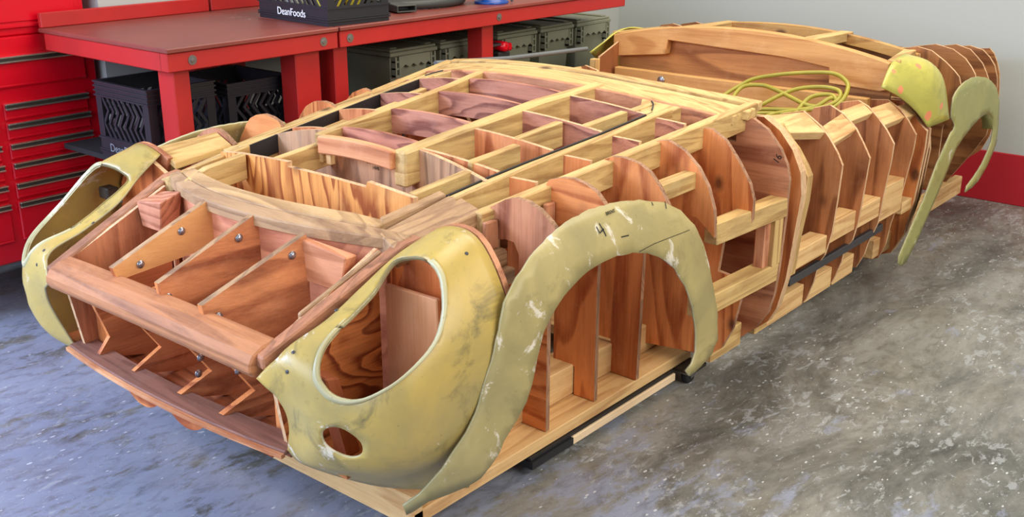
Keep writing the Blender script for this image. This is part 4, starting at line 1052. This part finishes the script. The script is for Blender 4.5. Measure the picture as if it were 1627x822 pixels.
tote(2.385, 2.675, 1.10, 'grey lidded storage tote under the bench, directly left of the red leg with red tool')
tote(2.775, 3.075, 1.10, 'grey lidded storage tote just right of the bench leg with the red tool')
tote(3.10, 3.375, 1.10, 'grey lidded storage tote between two others, second from the wall corner')
tote(3.40, 3.70, 1.10, 'grey lidded storage tote at the end of the bench nearest the wall corner', .6305)
MB().box(3.49, 3.75, 1.04, 1.66, .610, .6295).build('shelf_board_tmp', plain('shelf_black2', (40, 34, 34), .7))
o = bpy.data.objects['shelf_board_tmp']; o.name = 'tote_stand'
mbt = MB().box(3.50, 3.75, 1.04, 1.66, .610, .6295)
for (x, y) in ((3.52, 1.06), (3.73, 1.06), (3.52, 1.64), (3.73, 1.64)): mbt.box(x-.015, x+.015, y-.015, y+.015, 0, .610)
bpy.data.objects.remove(o)
top(mbt.build('tote_stand', plain('shelf_black2', (40, 34, 34), .7)), 'dark low stand holding the last grey tote by the wall corner', 'stand')

# ================================================================== things on and under the bench
hp = cr([(1.98, 1.32, 1.082), (2.10, 1.12, 1.082), (2.25, 1.035, 1.082), (2.38, 1.03, 1.082), (2.50, 1.08, 1.082), (2.56, 1.22, 1.082), (2.48, 1.38, 1.082), (2.30, 1.42, 1.082)], 60)
mb = MB().tube(hp, [.020+.0015*(i % 2) for i in range(60)], 12)
H = thing('vacuum_hose', 'dark grey vacuum hose with flat nozzle lying on the red bench', 'hose', (2.2, 1.1, 1.06))
mb.build('hose', M_HOSE, H)
mb = MB()
def ring(c, w, h, d, ang):
    ca, sa = math.cos(ang), math.sin(ang)
    return [(c[0]+ca*a*w-sa*d, c[1]+sa*a*w+ca*d, c[2]+b*h) for a, b in ((-1, -1), (1, -1), (1, 1), (-1, 1))]
R0 = [(2.035, 1.010, 1.064), (2.125, .985, 1.064), (2.125, .985, 1.092), (2.035, 1.010, 1.092)]
R1 = [(2.085, 1.16, 1.066), (2.125, 1.15, 1.066), (2.125, 1.15, 1.10), (2.085, 1.16, 1.10)]
R0i = [(2.043, 1.009, 1.069), (2.118, .988, 1.069), (2.118, .988, 1.087), (2.043, 1.009, 1.087)]
R2i = [(2.06, 1.05, 1.070), (2.122, 1.035, 1.070), (2.122, 1.035, 1.086), (2.06, 1.05, 1.086)]
mb.add(R0+R1+R0i+R2i, [(0, 1, 5, 4), (1, 2, 6, 5), (2, 3, 7, 6), (3, 0, 4, 7), (4, 5, 6, 7), (0, 8, 9, 1), (1, 9, 10, 2), (2, 10, 11, 3), (3, 11, 8, 0), (8, 12, 13, 9), (9, 13, 14, 10), (10, 14, 15, 11), (11, 15, 12, 8), (12, 15, 14, 13)])
mb.build('nozzle', M_HOSE, H, .002)
V = thing('blue_vise', 'blue cast base of a bench vise on the red bench', 'vise', (2.52, .985, 1.06))
MB().lathe((2.60, .99, 1.0605), (0, 0, 1), [(.075, 0), (.078, .008), (.066, .014), (.060, .026), (.058, .045), (.045, .055), (.042, .09)], 26).build('base', M_BLUE, V)
MB().box(2.46, 2.60, .955, 1.025, 1.15, 1.22).box(2.585, 2.66, .945, 1.035, 1.11, 1.20).build('jaw', M_BLUE, V, .008)
MB().box(2.50, 2.55, .965, 1.015, 1.10, 1.16).build('neck', M_BLUE, V, .006)
MB().tube([(2.665, .925, 1.065), (2.665, .93, 1.20)], .005, 8).build('handle_rod', M_DARKSTEEL, V)
G1 = thing('red_battery_tool', 'small red and black cordless tool hanging by the middle bench leg', 'tool', (2.66, .98, .80))
MB().box(2.60, 2.68, .945, 1.02, .80, .845).build('battery', M_RUBBER, G1, .006)
MB().lathe((2.64, .935, .868), (0, 1, 0), [(.012, 0), (.022, .004), (.024, .05), (.018, .08)], 18).build('motor_housing', M_REDCHEST, G1)
MB().box(2.655, 2.695, .945, 1.0, .845, .88).build('handle', M_REDCHEST, G1, .006)
MB().box(2.536, 2.64, .95, 1.0, .875, .885).build('hook', M_DARKSTEEL, G1)
# grey tube lying along the far door ribs
top(MB().tube([(1.93, .70, .905), (2.4, .73, .865), (2.93, .70, .85)], .010, 8).build('grey_tube', M_RODGREY), 'thin grey tube lying along the far side of the car form', 'tube')

# ------------------------------------------------------------------ labels of the parts that look different
for o in BUCK.children:
    k = o.name.split('.')[0]
    lab = {'headlight_shell': 'yellowish fibreglass headlight shell', 'wheel_arch_flare': 'greenish fibreglass front wheel arch strip',
           'rear_arch_flare': 'greenish fibreglass rear wheel arch strip', 'quarter_shell': 'bright yellow fibreglass quarter piece',
           'seam_strip': 'black seam strip', 'steel_strip': 'dark steel strip under the door ribs'}.get(k)
    if lab:
        ys = [v.co.y for v in o.data.vertices]
        o['label'] = lab + (' on the near side' if sum(ys)/len(ys) < 0 else ' on the far side')
